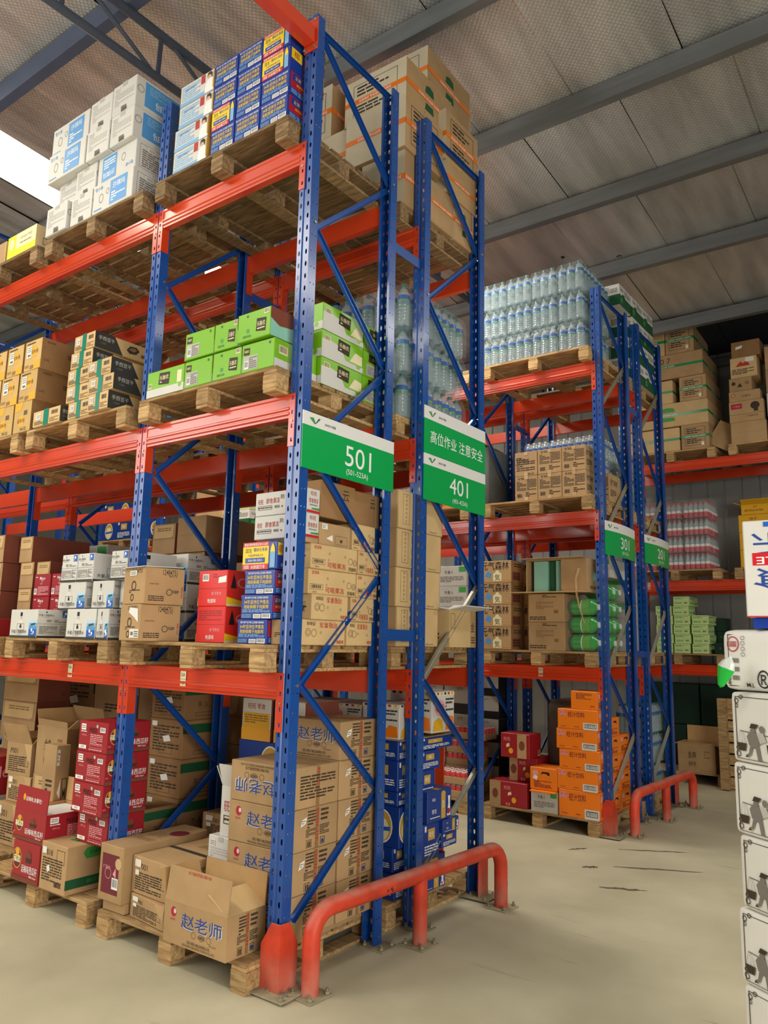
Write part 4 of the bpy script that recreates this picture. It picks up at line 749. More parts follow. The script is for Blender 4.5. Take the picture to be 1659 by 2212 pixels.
# ------------------------------------------------------------------ 501 rack, middle beams
G = 'green milk drink cartons'; z0 = ZB[3]; h = .172; W = 'on the 501 middle pallet'
L1 = 'bright green milk drink carton'
for kn, x0, x1, t, c in (('lime_c', -1.28, -.915, 0, 0), ('lime_a', -.91, -.655, 0, 1), ('lime_b', -.65, -.405, 0, 2), ('lime_a', -.4, -.14, 0, 3)):
    box(kn, x0, x1, -.1, .26, z0+.001, z0+h, lab(L1, 0, 2, c, 4, W), 'milk_drink_carton', 'box', G)
for kn, x0, x1, c in (('lime_a', -.92, -.655, 0), ('lime_b', -.65, -.44, 1), ('lime_b', -.425, -.155, 2)):
    box(kn, x0, x1, -.12 if c == 2 else -.1, .24, z0+h+.012, z0+2*h+.012, lab(L1, 1, 2, c, 3, W), 'milk_drink_carton', 'box', G)
for t in range(3):
    box('lime_side', -.36, -.11, .27, .665, z0+t*h+.001, z0+(t+1)*h, lab('green and silver milk carton seen broadside', t, 3, 0, 1, 'through the 501 end frame'), 'milk_drink_carton', 'box', G)
    box('lime_end', -.36, -.115, .68, .93, z0+t*h+.001, z0+(t+1)*h, lab('green milk carton showing its narrow end', t, 3, 0, 1, 'beside the rear 501 upright'), 'milk_drink_carton', 'box', G)
G = 'dried tofu cartons with green tape'; W = 'on the 501 rack middle beams'
tz = .1245
for k, (x0, x1) in enumerate(((-2.19, -1.92), (-2.23, -1.95), (-2.23, -1.95), (-2.21, -1.945), (-2.18, -1.92))):
    box('tofu', x0, x1, -.1, .36, z0+.001+k*tz, z0+(k+1)*tz-.002, lab('kraft tofu carton sealed with green tape', k, 5, 0, 1, 'left stack, 501 middle beams'), 'tofu_carton', 'box', G, rz=(0, .01, -.02, .02, -.01)[k])
for k, (x0, x1) in enumerate(((-1.96, -1.66), (-1.91, -1.62), (-1.93, -1.66))):
    zz = z0+.03+k*.115 if k else z0+.002
    box('tofu', x0 if k else -1.9, x1, -.13, .34, [z0+.001, z0+.127, z0+.245][k], [z0+.126, z0+.244, z0+.365][k], lab('kraft tofu carton with black printed side', k, 3, 0, 1, 'right stack, 501 middle beams'), 'tofu_carton', 'box', G)
box('tofu', -2.62, -2.25, -.12, .2, z0+.001, z0+.12, 'single low kraft tofu carton lying left of the tofu stacks', 'tofu_carton', 'box', G)
G = 'egg roll cartons'; eh = .243; W = 'on the 501 middle beams'
for kn, x0, x1, t, c in (('egg_roll_flip', -2.94, -2.69, 0, 2), ('egg_roll_flip', -3.22, -2.96, 0, 1), ('egg_roll', -2.905, -2.655, 1, 2), ('egg_roll', -3.18, -2.93, 1, 1), ('egg_roll', -2.87, -2.63, 2, 2), ('egg_roll', -3.13, -2.89, 2, 1), ('egg_roll', -3.48, -3.24, 0, 0), ('egg_roll', -3.46, -3.2, 1, 0), ('egg_roll', -3.4, -3.15, 2, 0)):
    box(kn, x0, x1, -.1, .28, z0+t*eh+.001, z0+(t+1)*eh, lab('kraft egg roll carton with orange disc', t, 3, c, 3, W), 'egg_roll_carton', 'box', G)

# ------------------------------------------------------------------ 501 rack, lowest beams
z0 = ZB[2]; G = 'kraft cartons numbered 12484751'
for t, kn in ((0, 'number_low'), (1, 'number')):
    th = math.radians(-12); X = Vector((math.cos(th), math.sin(th), 0)); Y = Vector((-math.sin(th), math.cos(th), 0)); Cc = Vector((-1.03-.015*(1-t), -.2, 0))
    ctr = Cc-X*.14+Y*.13
    box(kn, ctr.x-.14, ctr.x+.14, ctr.y-.13, ctr.y+.13, z0+.001+t*.218, z0+.217+t*.222, f"crumpled kraft carton numbered 12484751, {['lower one with torn tape', 'upper one with a raised lid'][t]}", 'kraft_carton', 'box', G, rz=th+.03*t)
lid = MB(); lid.box(-.15, .13, -.13, .13, 0, .005, 'whitecard', .001); o = link('cardboard_sheet', lid.mesh('cardboard_sheet'), None, (-1.13, -.06, z0+.442), math.radians(-9)); o.rotation_euler.x = .03; tag(o, 'loose white cardboard sheet on the upper numbered carton', 'cardboard')
G = 'red snack cartons'
for t, (z, zz) in enumerate(((z0+.001, z0+.212), (z0+.213, z0+.425))):
    box(('red_snack_low', 'red_snack')[t], -.835, -.585, .05, .3, z, zz, f"bright red snack carton, {['lower', 'upper'][t]} of two beside the blue drink stack", 'snack_carton', 'box', G)
G = 'coconut drink cartons at the front upright'
for t, (x0, x1) in enumerate(((-.425, -.2), (-.405, -.165), (-.385, -.15))):
    box('coco_blue', x0, x1, .0, .3-.12*(t > 0), z0+.001+t*.136, z0+.135+t*.136, lab('blue coconut drink carton beside the front upright', t, 3, 0, 1, 'under the yellow one'), 'drink_carton', 'box', G)
box('coco_yellow', -.41, -.14, .0, .125, z0+.41, z0+.565, 'yellow and red spring water carton atop the blue coconut stack', 'drink_carton', 'box', G)
box('plain_label', -.192, -.1, .03, .125, z0+.001, z0+.136, 'small kraft carton between the blue stack and front upright')
G = 'jelly cartons with red writing'; W = 'seen through the 501 end frame'
J = [('jelly_flip', .13, .5, 0, 'front'), ('jelly_flip', .19, .51, 1, 'front'), ('jelly', .17, .59, 2, 'front'), ('jelly', .17, .585, 3, 'front'), ('jelly_flip', .51, .76, 0, 'rear'), ('jelly', .53, .76, 1, 'rear'), ('jelly', .6, .8, 2, 'rear'), ('jelly', .6, .8, 3, 'rear')]
for kn, y0, y1, t, w in J:
    box(kn, -.19 if y0 < .3 else -.36, -.055+.01*(t % 2), y0+(.01 if y0 > .5 and y0 < .6 else 0), y1, z0+t*.142+.001, z0+(t+1)*.142, f"kraft jelly carton with red writing, {w} column, {TI[4][t]}, {W}", 'jelly_carton', 'box', G)
box('plain_label', -.2, -.06, .25, .53, z0+.569, z0+.70, 'battered kraft carton with torn labels on the jelly stack', 'kraft_carton')
box('jelly', -.35, -.055, .55, .77, z0+.569, z0+.73, 'kraft jelly carton, right one on top of the jelly stack', 'jelly_carton', 'box', G)
G = 'white jelly cartons with red writing'
for t in range(2):
    box('milk', -.465, -.215, .13, .4, z0+.60+t*.14, z0+.738+t*.14, f"white jelly carton with red writing, {['lower', 'upper'][t]} left", 'white_jelly_carton', 'box', G)
    box('milk', -.208, -.055, .13, .24, z0+.60+t*.14, z0+.738+t*.14, f"white jelly carton with red writing, {['lower', 'upper'][t]} right beside the front upright", 'white_jelly_carton', 'box', G)
box('milk', -.465, -.2, .31, .55, z0+.137, z0+.599, 'tall white jelly carton below the white pair, mostly hidden', 'white_jelly_carton', 'box', G)
box('plain', -.2, -.06, .13, .24, z0+.57, z0+.599, 'flat kraft tray under the right white jelly cartons')
box('cloud', -.21, -.07, .26, .58, z0+.732, z0+.95, 'large dark kraft carton marked with a handwritten character')
box('cloud', -.36, -.08, .59, .84, z0+.732, z0+.94, 'plain dark kraft carton right of the handwritten one')
G = 'white electrolyte water cartons'; L1 = 'white electrolyte water carton'; W = 'on the 501 lowest beams'
wb = [('water_a', -2.69, -2.33, -.1, .15, 0, 'front far left'), ('water_a', -1.97, -1.64, -.1, .15, 0, 'front centre'), ('water_a', -1.625, -1.5, -.1, .15, 0, 'front right'), ('water_b', -2.3, -1.99, .18, .44, 0, 'front between its neighbours'),
      ('water_a', -2.36, -2.035, .06, .3, 1, 'second tier left'), ('water_a', -1.95, -1.7, .06, .3, 1, 'second tier middle'), ('water_a', -1.69, -1.5, .1, .34, 1, 'second tier right'), ('water_b', -2.35, -2.16, .06, .46, 2, 'third tier left'), ('water_b', -2.15, -1.96, .06, .46, 2, 'third tier middle'), ('water_b', -1.755, -1.57, .06, .46, 2, 'third tier right')]
for kn, x0, x1, y0, y1, t, w in wb:
    box(kn, x0, x1, y0, y1, z0+.001+t*.198, z0+(t+1)*.198-.001, f"{L1}, {w}, {W}", 'water_carton', 'box', G)
box('water_a', -1.92, -1.495, .5, .78, z0+.397, z0+.61, 'white electrolyte water carton, topmost, behind the numbered kraft cartons', 'water_carton', 'box', G)
box('water_b', -1.9, -1.49, .5, .8, z0+.199, z0+.396, 'white electrolyte water carton, middle, behind the numbered kraft cartons', 'water_carton', 'box', G)
box('water_a', -1.9, -1.49, .5, .8, z0+.001, z0+.198, 'white electrolyte water carton, lowest, behind the numbered kraft cartons', 'water_carton', 'box', G)
G = 'dark red tea cartons'
for c, x0 in enumerate((-3.02, -2.77)):
    for t in range(2): box('meco', x0-.04, x0+.19, .26, .5, z0+.14+t*.176, z0+.315+t*.176, f"dark red tea carton, {['lower', 'upper'][t]} {['left', 'right'][c]}, beside the white water cartons", 'tea_carton', 'box', G)
box('plain', -3.1, -2.55, .24, .52, z0+.001, z0+.139, 'kraft carton hidden beneath the dark red tea cartons')
G = 'brown cartons with flap ends'
for x0, x1, z, zz, y, w in ((-3.59, -3.39, .62, .84, .4, 'topmost'), (-3.55, -3.34, .4, .618, .4, 'second from top left'), (-3.33, -3.13, .4, .618, .42, 'second from top right'), (-3.55, -3.34, .18, .398, .4, 'third from top')):
    box('brown_red', x0, x1, y, .93, z0+z, z0+zz, f"brown carton with a tucked flap end, {w}, behind dark red tea", 'brown_carton', 'box', G)
box('plain', -3.55, -3.12, .4, .93, z0+.001, z0+.178, 'lowest brown carton under the flap-end cartons')
for t in range(3): box('brown_red', -4.08+.04*t, -3.66, .3, .93, z0+.14+t*.24, z0+.375+t*.24, f"brown carton in the dim far left stack, {TI[3][t]}", 'brown_carton', 'box', G)
box('meco', -4.05, -3.3, -.1, .24, z0+.001, z0+.14, 'dark red carton at the far left edge of the lowest beams')

# ------------------------------------------------------------------ 501 rack, floor
G = 'kraft twist snack cartons'; hz = .2165; z0 = .147
for t in range(5):
    if t < 4: box(('zhao', 'zhao', 'zhao', 'zhao_flip')[t], -.555, -.062, .13, .49, z0+.04+t*hz, z0+.04+(t+1)*hz-.002, f"kraft twist snack carton, front stack behind the first upright, {TI[4][t]}", 'snack_carton', 'box', G)
    box('zhao', -.53, -.06, .5, .86, z0+.04+t*hz, z0+.04+(t+1)*hz-.002, f"kraft twist snack carton, rear stack beside the second upright, {TI[5][t]}", 'snack_carton', 'box', G)
box('plain', -.5, -.1, .15, .8, z0+.001, z0+.039, 'flattened kraft tray beneath the twist snack stacks')
o = open_carton('zhao', -.69, -.205, -.17, .1, z0, z0+.205, 'open empty kraft twist snack carton at the front, flaps up',
    {'F': (.17, -8, 'kraft', [('t', .5, .9, .1, '四川根兴食品有限公司', 'inkred', .8, 'x')]), 'B': (.16, 4), 'L': (.15, 25), 'R': (.17, -62, 'kraftlight')}, 'open_carton', G, rz=.0)
box('love', -1.365, -1.14, -.12, .5, z0+.06, z0+.37, 'kraft biscuit carton with a maroon panel beside the second upright', 'biscuit_carton')
box('plain', -1.35, -1.15, -.09, .45, z0+.001, z0+.059, 'crushed kraft sheet under the maroon-panel biscuit carton')
box('worn', -1.12, -.76, -.07, .48, z0+.13, z0+.33, 'worn kraft biscuit carton with torn clear tape, top of two', 'biscuit_carton', rz=-.05)
box('worn', -1.1, -.74, -.09, .3, z0+.001, z0+.128, 'crushed kraft carton under the worn biscuit carton', 'biscuit_carton', rz=-.12)
box('white_end', -.79, -.58, .2, .42, z0+.25, z0+.45, 'white carton with a red edge beside the twist snack stack', 'white_carton')
box('white_end', -.78, -.57, .2, .42, z0+.05, z0+.249, 'lower white carton under the red-edged one', 'white_carton')
open_carton('milk', -.72, -.45, .22, .46, z0+.452, z0+.73, 'open white carton standing in the shade behind the twist cartons', {'F': (.13, 16, 'whitecard'), 'B': (.14, 10, 'kraft'), 'L': (.12, 30, 'whitecard'), 'R': (.13, 20, 'whitecard')}, outer='whitecard', inner='kraft')
for c in range(2): box('snack_yellow', -.98+c*.29, -.72+c*.29, .6, .92, z0+.94, z0+1.2, f"white and yellow snack carton in the dark, {['left', 'right'][c]} one", 'snack_carton')
box('beer_oval', -1.0, -.42, .6, .93, z0+.68, z0+.938, 'dark blue carton with a pale oval under the yellow snack cartons', 'beer_carton')
box('plain', -1.0, -.42, .55, .93, z0+.3, z0+.679, 'large kraft carton in the shade behind the open white carton')
G = 'kraft cartons with a dark green band'
for t in range(4): box('mahua_tape', -1.92, -1.56, .6, .93, z0+.22+t*.262, z0+.22+t*.262+.26, f"dusty kraft carton with dark green band, {TI[4][t]}, behind the second upright", 'kraft_carton', 'box', G)
box('plain', -1.92, -1.56, .6, .93, z0+.001, z0+.219, 'dusty kraft carton at the foot of the green-banded stack')
box('mahua_tape', -1.74, -1.55, .29, .58, z0+.24, z0+.46, 'kraft carton with one green band lying beside the second upright', 'kraft_carton')
box('plain', -1.74, -1.54, .29, .58, z0+.001, z0+.239, 'kraft carton supporting the single green-banded one')
box('worn', -1.25, -.86, .55, .9, z0+.3, z0+.46, 'crushed taped carton behind the maroon biscuit carton', 'kraft_carton', rz=.06)
box('plain', -1.27, -.86, .52, .92, z0+.001, z0+.299, 'kraft carton under the crushed taped one')
G = 'red melon seed cartons'
for t in range(5): box('melon_info', -1.835+.01*t, -1.485, -.05, .27, z0+.1+t*.188-(.1 if t == 0 else 0), z0+.1+(t+1)*.188-.002, f"red melon seed carton, {TI[5][t]} of the stack behind the second upright", 'seed_carton', 'box', G) if t > 1 else None
box('melon_info', -1.81, -1.485, .0, .27, z0+.29, z0+.474, 'red melon seed carton low in the stack behind the second upright', 'seed_carton', 'box', G)
box('plain', -1.66, -1.495, .17, .285, z0+.001, z0+.288, 'kraft carton low behind the green-labelled carton')
open_carton('melon_brand', -2.35, -1.97, -.12, .25, z0+.245, z0+.43, 'open red melon seed carton with a white sheet inside', {'F': (.15, -4, 'deepred', [('t', .55, .5, .2, '话梅味,含着吃!', 'white', .5), ('c', .25, .55, .14, 'amber', .7)]), 'B': (.16, 3, 'deepred'), 'L': (.15, 172, 'deepred')}, 'open_carton', G, fill=('white', .02, 'white_sheet'))
box('melon_brand', -2.31, -1.99, -.13, .2, z0+.001, z0+.243, 'red melon seed carton under the open one', 'seed_carton', 'box', G)
box('mahua', -1.975, -1.69, -.13, .27, z0+.001, z0+.285, 'kraft carton with green oval print and green band in front', 'kraft_carton')
open_carton('jindian', -2.86, -2.42, .28, .6, z0+.55, z0+.9, 'tilted open kraft carton with a dark band', {'F': (.05, 10), 'B': (.14, -20), 'R': (.15, 60), 'L': (.12, 20)}, rz=-.06)
box('brown_red', -2.86, -2.42, .28, .62, z0+.25, z0+.549, 'kraft carton with a dark band under the tilted open one')
box('plain', -2.86, -2.4, .26, .7, z0+.001, z0+.249, 'kraft carton at the bottom below the tilted open one')
box('plain_label', -2.54, -2.38, .165, .275, z0+.34, z0+.8, 'narrow upright kraft carton left of the red seed stack')
open_carton('worn', -3.29, -2.96, .3, .6, z0+.5, z0+.74, 'open kraft carton with one long raised flap at far left', {'F': (.16, 22), 'B': (.12, -30), 'L': (.1, 60), 'R': (.1, 50)}, rz=.05)
box('worn', -3.25, -2.92, .3, .62, z0+.3, z0+.5, 'kraft carton under the long-flapped open one')
box('worn', -3.28, -2.95, .25, .6, z0+.001, z0+.299, 'kraft carton at the foot of the far left stack')
for t in range(2): box('meco' if t else 'greywhite', -3.95, -3.45, .2, .6, z0+.001+t*.3, z0+.3+t*.3, f"{['grey', 'dark red'][t]} carton at the far left edge of the floor")
box('plain', -4.05, -3.55, .65, .93, z0+.001, z0+.7, 'dim kraft carton in the far left corner of the floor bay')

G = 'dim cartons at the back of the second floor bay'
for c, (x0, x1) in enumerate(((-4.05, -3.45), (-3.42, -2.86), (-2.78, -2.2), (-2.17, -1.52))):
    for t in range(3): box(('plain_label', 'brown_red', 'mahua_tape', 'plain_label')[(c+t) % 4], x0, x1, 1.12, 1.8, .147+.4*t, .545+.4*t, f"dim carton at the back of the second floor bay, {TI[3][t]}, {pos(4)[c]}", 'dim_carton', 'box', G)
for t in range(2): box('brown_red', -4.05, -3.5, .63, .93, .85+.3*t, 1.148+.3*t, f"dark brown carton high in the far left floor bay, {['lower', 'upper'][t]}")
# ------------------------------------------------------------------ 401 rack
G = 'large kraft cartons with orange tape'; W = 'on the 401 top pallet'; z0 = ZB[4]
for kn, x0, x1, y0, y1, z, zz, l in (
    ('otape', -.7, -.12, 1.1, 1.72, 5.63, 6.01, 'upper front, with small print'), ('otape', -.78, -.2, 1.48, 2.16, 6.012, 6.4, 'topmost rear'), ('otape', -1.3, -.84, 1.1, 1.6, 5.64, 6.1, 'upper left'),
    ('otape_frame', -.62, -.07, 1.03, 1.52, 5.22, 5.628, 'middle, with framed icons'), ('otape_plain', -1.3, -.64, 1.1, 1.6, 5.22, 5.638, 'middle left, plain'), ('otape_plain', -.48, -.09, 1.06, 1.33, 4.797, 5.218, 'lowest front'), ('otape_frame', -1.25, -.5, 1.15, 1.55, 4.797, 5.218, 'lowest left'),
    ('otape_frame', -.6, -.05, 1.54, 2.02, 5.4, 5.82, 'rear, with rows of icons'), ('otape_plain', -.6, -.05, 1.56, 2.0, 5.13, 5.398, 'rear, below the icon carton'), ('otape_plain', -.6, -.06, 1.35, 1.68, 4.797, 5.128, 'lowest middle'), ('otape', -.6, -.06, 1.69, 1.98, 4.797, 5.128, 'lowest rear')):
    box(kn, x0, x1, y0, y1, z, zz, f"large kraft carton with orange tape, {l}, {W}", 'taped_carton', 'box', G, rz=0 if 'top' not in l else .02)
z0 = ZB[3]
packs('water', 3, 4, .1, -1.33, 4, 1.07, 2, z0, 3, .328, 'twelve clear water bottles in film', '401 middle pallet', 'water bottle packs on the 401 rack', keep=lambda c, r, t: c >= 2 or (r == 0 and t == 2), gap=.016)
z0 = ZB[2]; G = 'tall tan cartons'
for t in range(4): box('tall_tan', -.4, -.06+.004*t, 1.0 if t else 1.02, 1.54-.02*(3-t)*.4, z0+.001+t*.254, z0+.253+t*.254, f"tall plain tan carton with icon strip, {TI[4][t]}, between the 401 uprights", 'tan_carton', 'box', G)
open_carton('gold_r', -.3, -.02, 1.6, 1.97, z0, z0+.26, 'open kraft carton with white flap lying out beside the tan stack', {'F': (.12, 85, 'whitecard'), 'B': (.16, 70, 'whitecard'), 'R': (.14, 80, 'whitecard'), 'L': (.14, 60)}, inner='whitecard')
G = 'dark brown cartons behind the 401 uprights'
for c, (x0, x1, z, zz) in enumerate(((-2.75, -2.45, .72, .98), (-2.42, -2.06, .72, 1.02), (-2.75, -2.06, .34, .715))): box(('brown_red', 'plain', 'brown_red')[c], x0, x1, 1.12, 1.7, z0+z, z0+zz, f"dark brown carton deep in the second bay, {['upper left', 'upper right', 'lower'][c]}", 'brown_carton', 'box', G)
box('plain', -2.75, -2.0, 1.12, 1.7, z0+.001, z0+.338, 'kraft carton beneath the dark brown ones')
box('plain', -2.05, -1.52, 1.2, 1.9, z0+.001, z0+.62, 'tall plain kraft carton behind the second upright')
box('greywhite', -4.0, -3.4, 1.12, 1.6, z0+.5, z0+.85, 'grey carton deep behind the third upright'); box('plain', -4.0, -3.3, 1.12, 1.7, z0+.001, z0+.499, 'kraft carton beneath the deep grey one')
for t in range(2): box('milk', -1.05, -.62, 1.12, 1.5, z0+.6+t*.2, z0+.798+t*.2, f"white carton with red writing in shade, {['lower', 'upper'][t]}, behind the jelly stack")
box('plain', -1.2, -.45, 1.1, 1.7, z0+.001, z0+.599, 'kraft carton block behind the jelly stack')
# floor
G = 'blue beer cartons'; W = 'on the floor of the 401 rack'; z0 = .147
B = [('beer', -.36, -.11, 1.14, 1.3, .98, 1.1), ('beer', -.36, -.11, 1.14, 1.3, .79, .978), ('beer', -.36, -.11, 1.14, 1.3, .70, .788), ('beer_oval', -.36, -.09, 1.14, 1.3, .45, .698), ('beer', -.36, -.14, 1.14, 1.29, .3, .448), ('beer', -.36, -.11, 1.12, 1.3, .148, .298),
     ('beer', -.34, -.06, 1.31, 1.56, .9, 1.02), ('beer', -.34, -.06, 1.31, 1.5, .72, .898), ('beer_can', -.4, -.005, 1.33, 1.62, .58, .775), ('beer', -.38, -.02, 1.3, 1.5, .36, .578), ('beer_can', -.34, -.0, 1.51, 1.71, .49, .578), ('beer', -.36, -.01, 1.51, 1.7, .4, .489), ('beer', -.36, -.05, 1.31, 1.62, .24, .358), ('beer_can', -.36, -.05, 1.31, 1.62, .148, .239)]
nm = ['top of the front column', 'second from top, front column', 'third from top, front column', 'with a big gold oval', 'below the gold oval one', 'lowest in the front column', 'top of the middle column', 'second in the middle column', 'showing a tall gold can', 'under the gold can carton', 'upper right at the rear', 'lower right at the rear', 'second lowest in the middle', 'lowest in the middle']
for b, n in zip(B, nm): box(*b, f"blue beer carton, {n}, {W}", 'beer_carton', 'box', G)
G = 'white snack cartons printed with fries'
box('fries', -.4, -.1, 1.13, 1.42, 1.11, 1.33, 'white carton printed with yellow fries, front one above blue beer', 'snack_carton', 'box', G)
box('fries', -.4, -.05, 1.44, 1.72, 1.13, 1.4, 'white carton printed with yellow fries, behind the front one', 'snack_carton', 'box', G)
for c in range(2): box('fries', -.72-.34*c, -.41-.34*c, 1.14, 1.5, 1.13, 1.31, f"white fries carton in the shade, {['right', 'left'][c]} of two", 'snack_carton', 'box', G)
box('plain', -.38, -.08, 1.13, 1.75, 1.103, 1.109, 'grey cardboard sheet between beer and fries cartons'); box('plain', -1.1, -.41, 1.14, 1.75, .148, 1.129, 'kraft carton block under the shaded fries cartons')
box('beer', -.36, -.08, 1.31, 1.75, 1.022, 1.102, 'blue beer carton flat under the cardboard sheet', 'beer_carton', 'box', 'blue beer cartons')
pl = MB(); pl.box(0, .08, -.004, .004, 0, .83, 'paint_orange', .002); o = link('flat_bar', pl.mesh('flat_bar'), None, (-.4, 2.03, .147), 0); tag(o, 'loose orange steel plate standing behind the blue beer cartons', 'plate')
G = 'shrink-wrapped can trays on the floor of the 301 rack'
def tray(x, y, z, l, w=.38, d=.26):
    mb = MB(); mb.box(-w/2, w/2, -d/2, d/2, 0, .07, 'kraft', .003); o = link('can_tray', mb.mesh('can_tray'), None, (x, y, z)); tag(o, l, 'cans', G)
    cm = CANM
    for i in range(6):
        for j in range(4): link('can', cm, o, ((i-2.5)*w/6, (j-1.5)*d/4, .001))
    link('shrink_film', film_mesh(w+.006, d+.006, .145), o)
c_ = MB(); c_.lathe([(0, .0, 'greycard'), (.027, 0, 'crimson'), (.03, .01, 'brightred'), (.03, .105, 'brightred'), (.024, .118, 'white'), (.024, .122, 'white'), (0, .12, 'white')], 10, None); CANM = c_.mesh('can')
for k, (x, y, z, w) in enumerate(((-1.98, 4.3, .147, 'lowest left'), (-1.53, 4.3, .147, 'lowest right'), (-2.02, 4.33, .28, 'second tier left'), (-1.6, 4.3, .28, 'second tier right'), (-2.05, 4.62, .42, 'third tier left'), (-1.64, 4.62, .42, 'third tier right'), (-2.05, 4.62, .55, 'fourth tier left'), (-1.64, 4.62, .55, 'fourth tier right'), (-1.55, 4.64, .7, 'topmost'))):
    tray(x, y, z, f"film-wrapped tray of red cans, {w}, across the aisle")
for k in range(2): box('plain', -2.27+.43*k, -1.86+.43*k, 4.48, 4.79, .148, .418, f"plain kraft carton under the rear can trays, {['left', 'right'][k]}")
G = 'dark-banded white cartons deep in shade'
for t in range(3):
    for c in range(2): box('black_white', -2.9+.4*c, -2.51+.4*c, 5.5, 5.8, .147+.36*t, .5+.36*t, f"white carton with black base in shade, {TI[3][t]}, {['left', 'right'][c]}", 'drink_carton', 'box', G)
pallet(-2.98, -1.8, 5.4, 6.3, 0, 'wooden pallet under the black-based white cartons')
for t in range(5): box('black_white', -1.76, -1.38, 4.85, 5.1, .15+.25*t, .398+.25*t, f"white carton with black base beside the 301 upright, {TI[5][t]}", 'drink_carton', 'box', G)

# ------------------------------------------------------------------ 301 rack
packs('water', 3, 4, .094, -1.225, 4, 4.16, 2, ZD[4], 3, .328, 'twelve clear water bottles in film', '301 top pallet', 'water bottle packs on the 301 rack top', gap=.018, keep=lambda c, r, t: r == 0 or c == 3 or t == 2)
z0 = ZD[3]; G = 'kraft chilli sauce cartons'
for c, (x0, x1) in enumerate(((-.81, -.555), (-.55, -.29), (-.285, -.035))):
    for t in range(2): box('chili_mark' if (c == 0 and t == 1) else 'chili', x0, x1, 4.16, 4.42, z0+.001+t*.257, z0+.256+t*.257, lab('square kraft sauce carton with brown print', t, 2, c, 3, 'on the 301 middle pallet'), 'sauce_carton', 'box', G)
box('chili', -.2, .03, 4.62, 4.95, z0+.001, z0+.3, 'kraft sauce carton standing behind the front block near the upright', 'sauce_carton', 'box', G)
packs('small', 4, 5, .066, -.86, 3, 4.46, 2, z0, 3, .235, 'small clear bottles in film', '301 middle pallet', 'small bottle packs on the 301 rack', keep=lambda c, r, t: not (c == 2 and t == 0) and (r == 0 or t == 2 or c == 2) and not (c == 2 and t == 1 and r == 1), gap=.02)
box('orange_juice', -1.75, -1.37, 4.16, 4.5, z0+.001, z0+.22, 'orange juice carton on its own, lower, beside the 301 frame', 'juice_carton'); box('orange_juice', -1.75, -1.38, 4.16, 4.5, z0+.221, z0+.42, 'orange juice carton on its own, upper, beside the 301 frame', 'juice_carton')
def wrapped(x0, x1, y0, y1, z0, z1, l, m='filmgrey'):
    mb = MB(); mb.box(x0, x1, y0, y1, z0, z1, 'darkwrap', .03); o = link('wrapped_load', mb.mesh('wrapped_load')); tag(o, l, 'wrapped load'); f = MB(); f.box(x0-.012, x1+.012, y0-.012, y1+.012, z0+.004, z1+.01, m, .05); link('stretch_film', f.mesh('stretch_film'), o)
wrapped(-2.4, -1.37, 4.55, 5.1, z0+.001, z0+.78, 'dark load in stretch film behind the single orange cartons')
z0 = ZD[2]; G = 'kraft soda water cartons'
for c in range(2):
    for t in range(4): box('soda', -1.2 if c == 0 else -1.16, -.85 if c == 0 else -.78, 4.14+.3*c, 4.42+.3*c, z0+.001+t*.228, z0+.227+t*.228, f"kraft soda carton printed with a bottle, {TI[4][t]}, {['front', 'rear'][c]}, 301 rack", 'soda_carton', 'box', G)
G = 'brown drink cartons'
for t in range(2): box('brown_text', -.66, -.275, 4.14, 4.5, z0+.001+t*.28, z0+.279+t*.28, f"brown carton printed with small text, {['lower', 'upper'][t]}, beside green bottles", 'brown_carton', 'box', G)
def side_open():
    x0, x1, y0, y1, za, zb = -.68, -.04, 4.14, 4.56, z0+.57, z0+.9; mb = MB(); t = .007
    mb.box(x0, x1, y0, y1, za, za+t, 'kraft'); mb.box(x0, x1, y0, y1, zb-t, zb, 'kraft'); mb.box(x0, x0+t, y0, y1, za+t, zb-t, 'kraft'); mb.box(x1-t, x1, y0, y1, za+t, zb-t, 'kraft'); mb.box(x0+t, x1-t, y1-t, y1, za+t, zb-t, 'kraftin')
    draw(mb, [('o', .4, .62, .22, 'ink', .06, .5), ('p', [(.35, .35), (.62, .4), (.6, .6), (.4, .66)], 'mintgreen'), ('o', .62, .5, .2, 'ink', .06, .5), ('l', .2, .1, .6, .2, 'ink', 2)], y1-y0, zb-za, lambda u, v, k: (x1+.0006*k, y0+u, za+v))
    o = link('open_carton', mb.mesh('open_carton')); tag(o, 'open kraft carton on its side showing green bottles inside', 'box')
    f = MB(); f.box(x0-.12, x1, y0-.13, y0, za-.004, za+.002, 'kraftlight'); link('flap', f.mesh('flap'), o)
    f = MB(); f.box(-.3, -.045, y0-.006, y0, za+.007, zb-.007, 'kraft'); link('flap', f.mesh('flap'), o)
    f = MB(); f.box(x0-.02, x1, y0-.12, y0, zb, zb+.006, 'kraft'); link('flap', f.mesh('flap'), o)
    for i, (a0, a1) in enumerate(((-.62, -.47), (-.38, -.302))):
        f = MB(); f.box(a0, a1, y0+.05, y0+.3, za+.008, zb-.01, 'mintgreen', .004); link('inner_pack', f.mesh('inner_pack'), o)
    f = MB(); f.box(-.47, -.38, y0+.09, y0+.3, za+.008, zb-.01, 'darkgreen', .004); link('inner_pack', f.mesh('inner_pack'), o)
    p = MB(); pts = [(-.13, zb-.1), (-.16, zb-.2), (-.15, za-.02), (-.12, za-.16), (-.07, za-.3)]
    for i in range(len(pts)-1):
        (a0, b0), (a1, b1) = pts[i], pts[i+1]; w = .035-.006*i; p.add([(a0, y0-.012, b0), (a0+w, y0-.012-.004*i, b0), (a1+w-.006, y0-.014, b1), (a1, y0-.012, b1)], [(0, 1, 2, 3)], 'kraftlight')
    link('torn_strip', p.mesh('torn_strip'), o)
side_open()
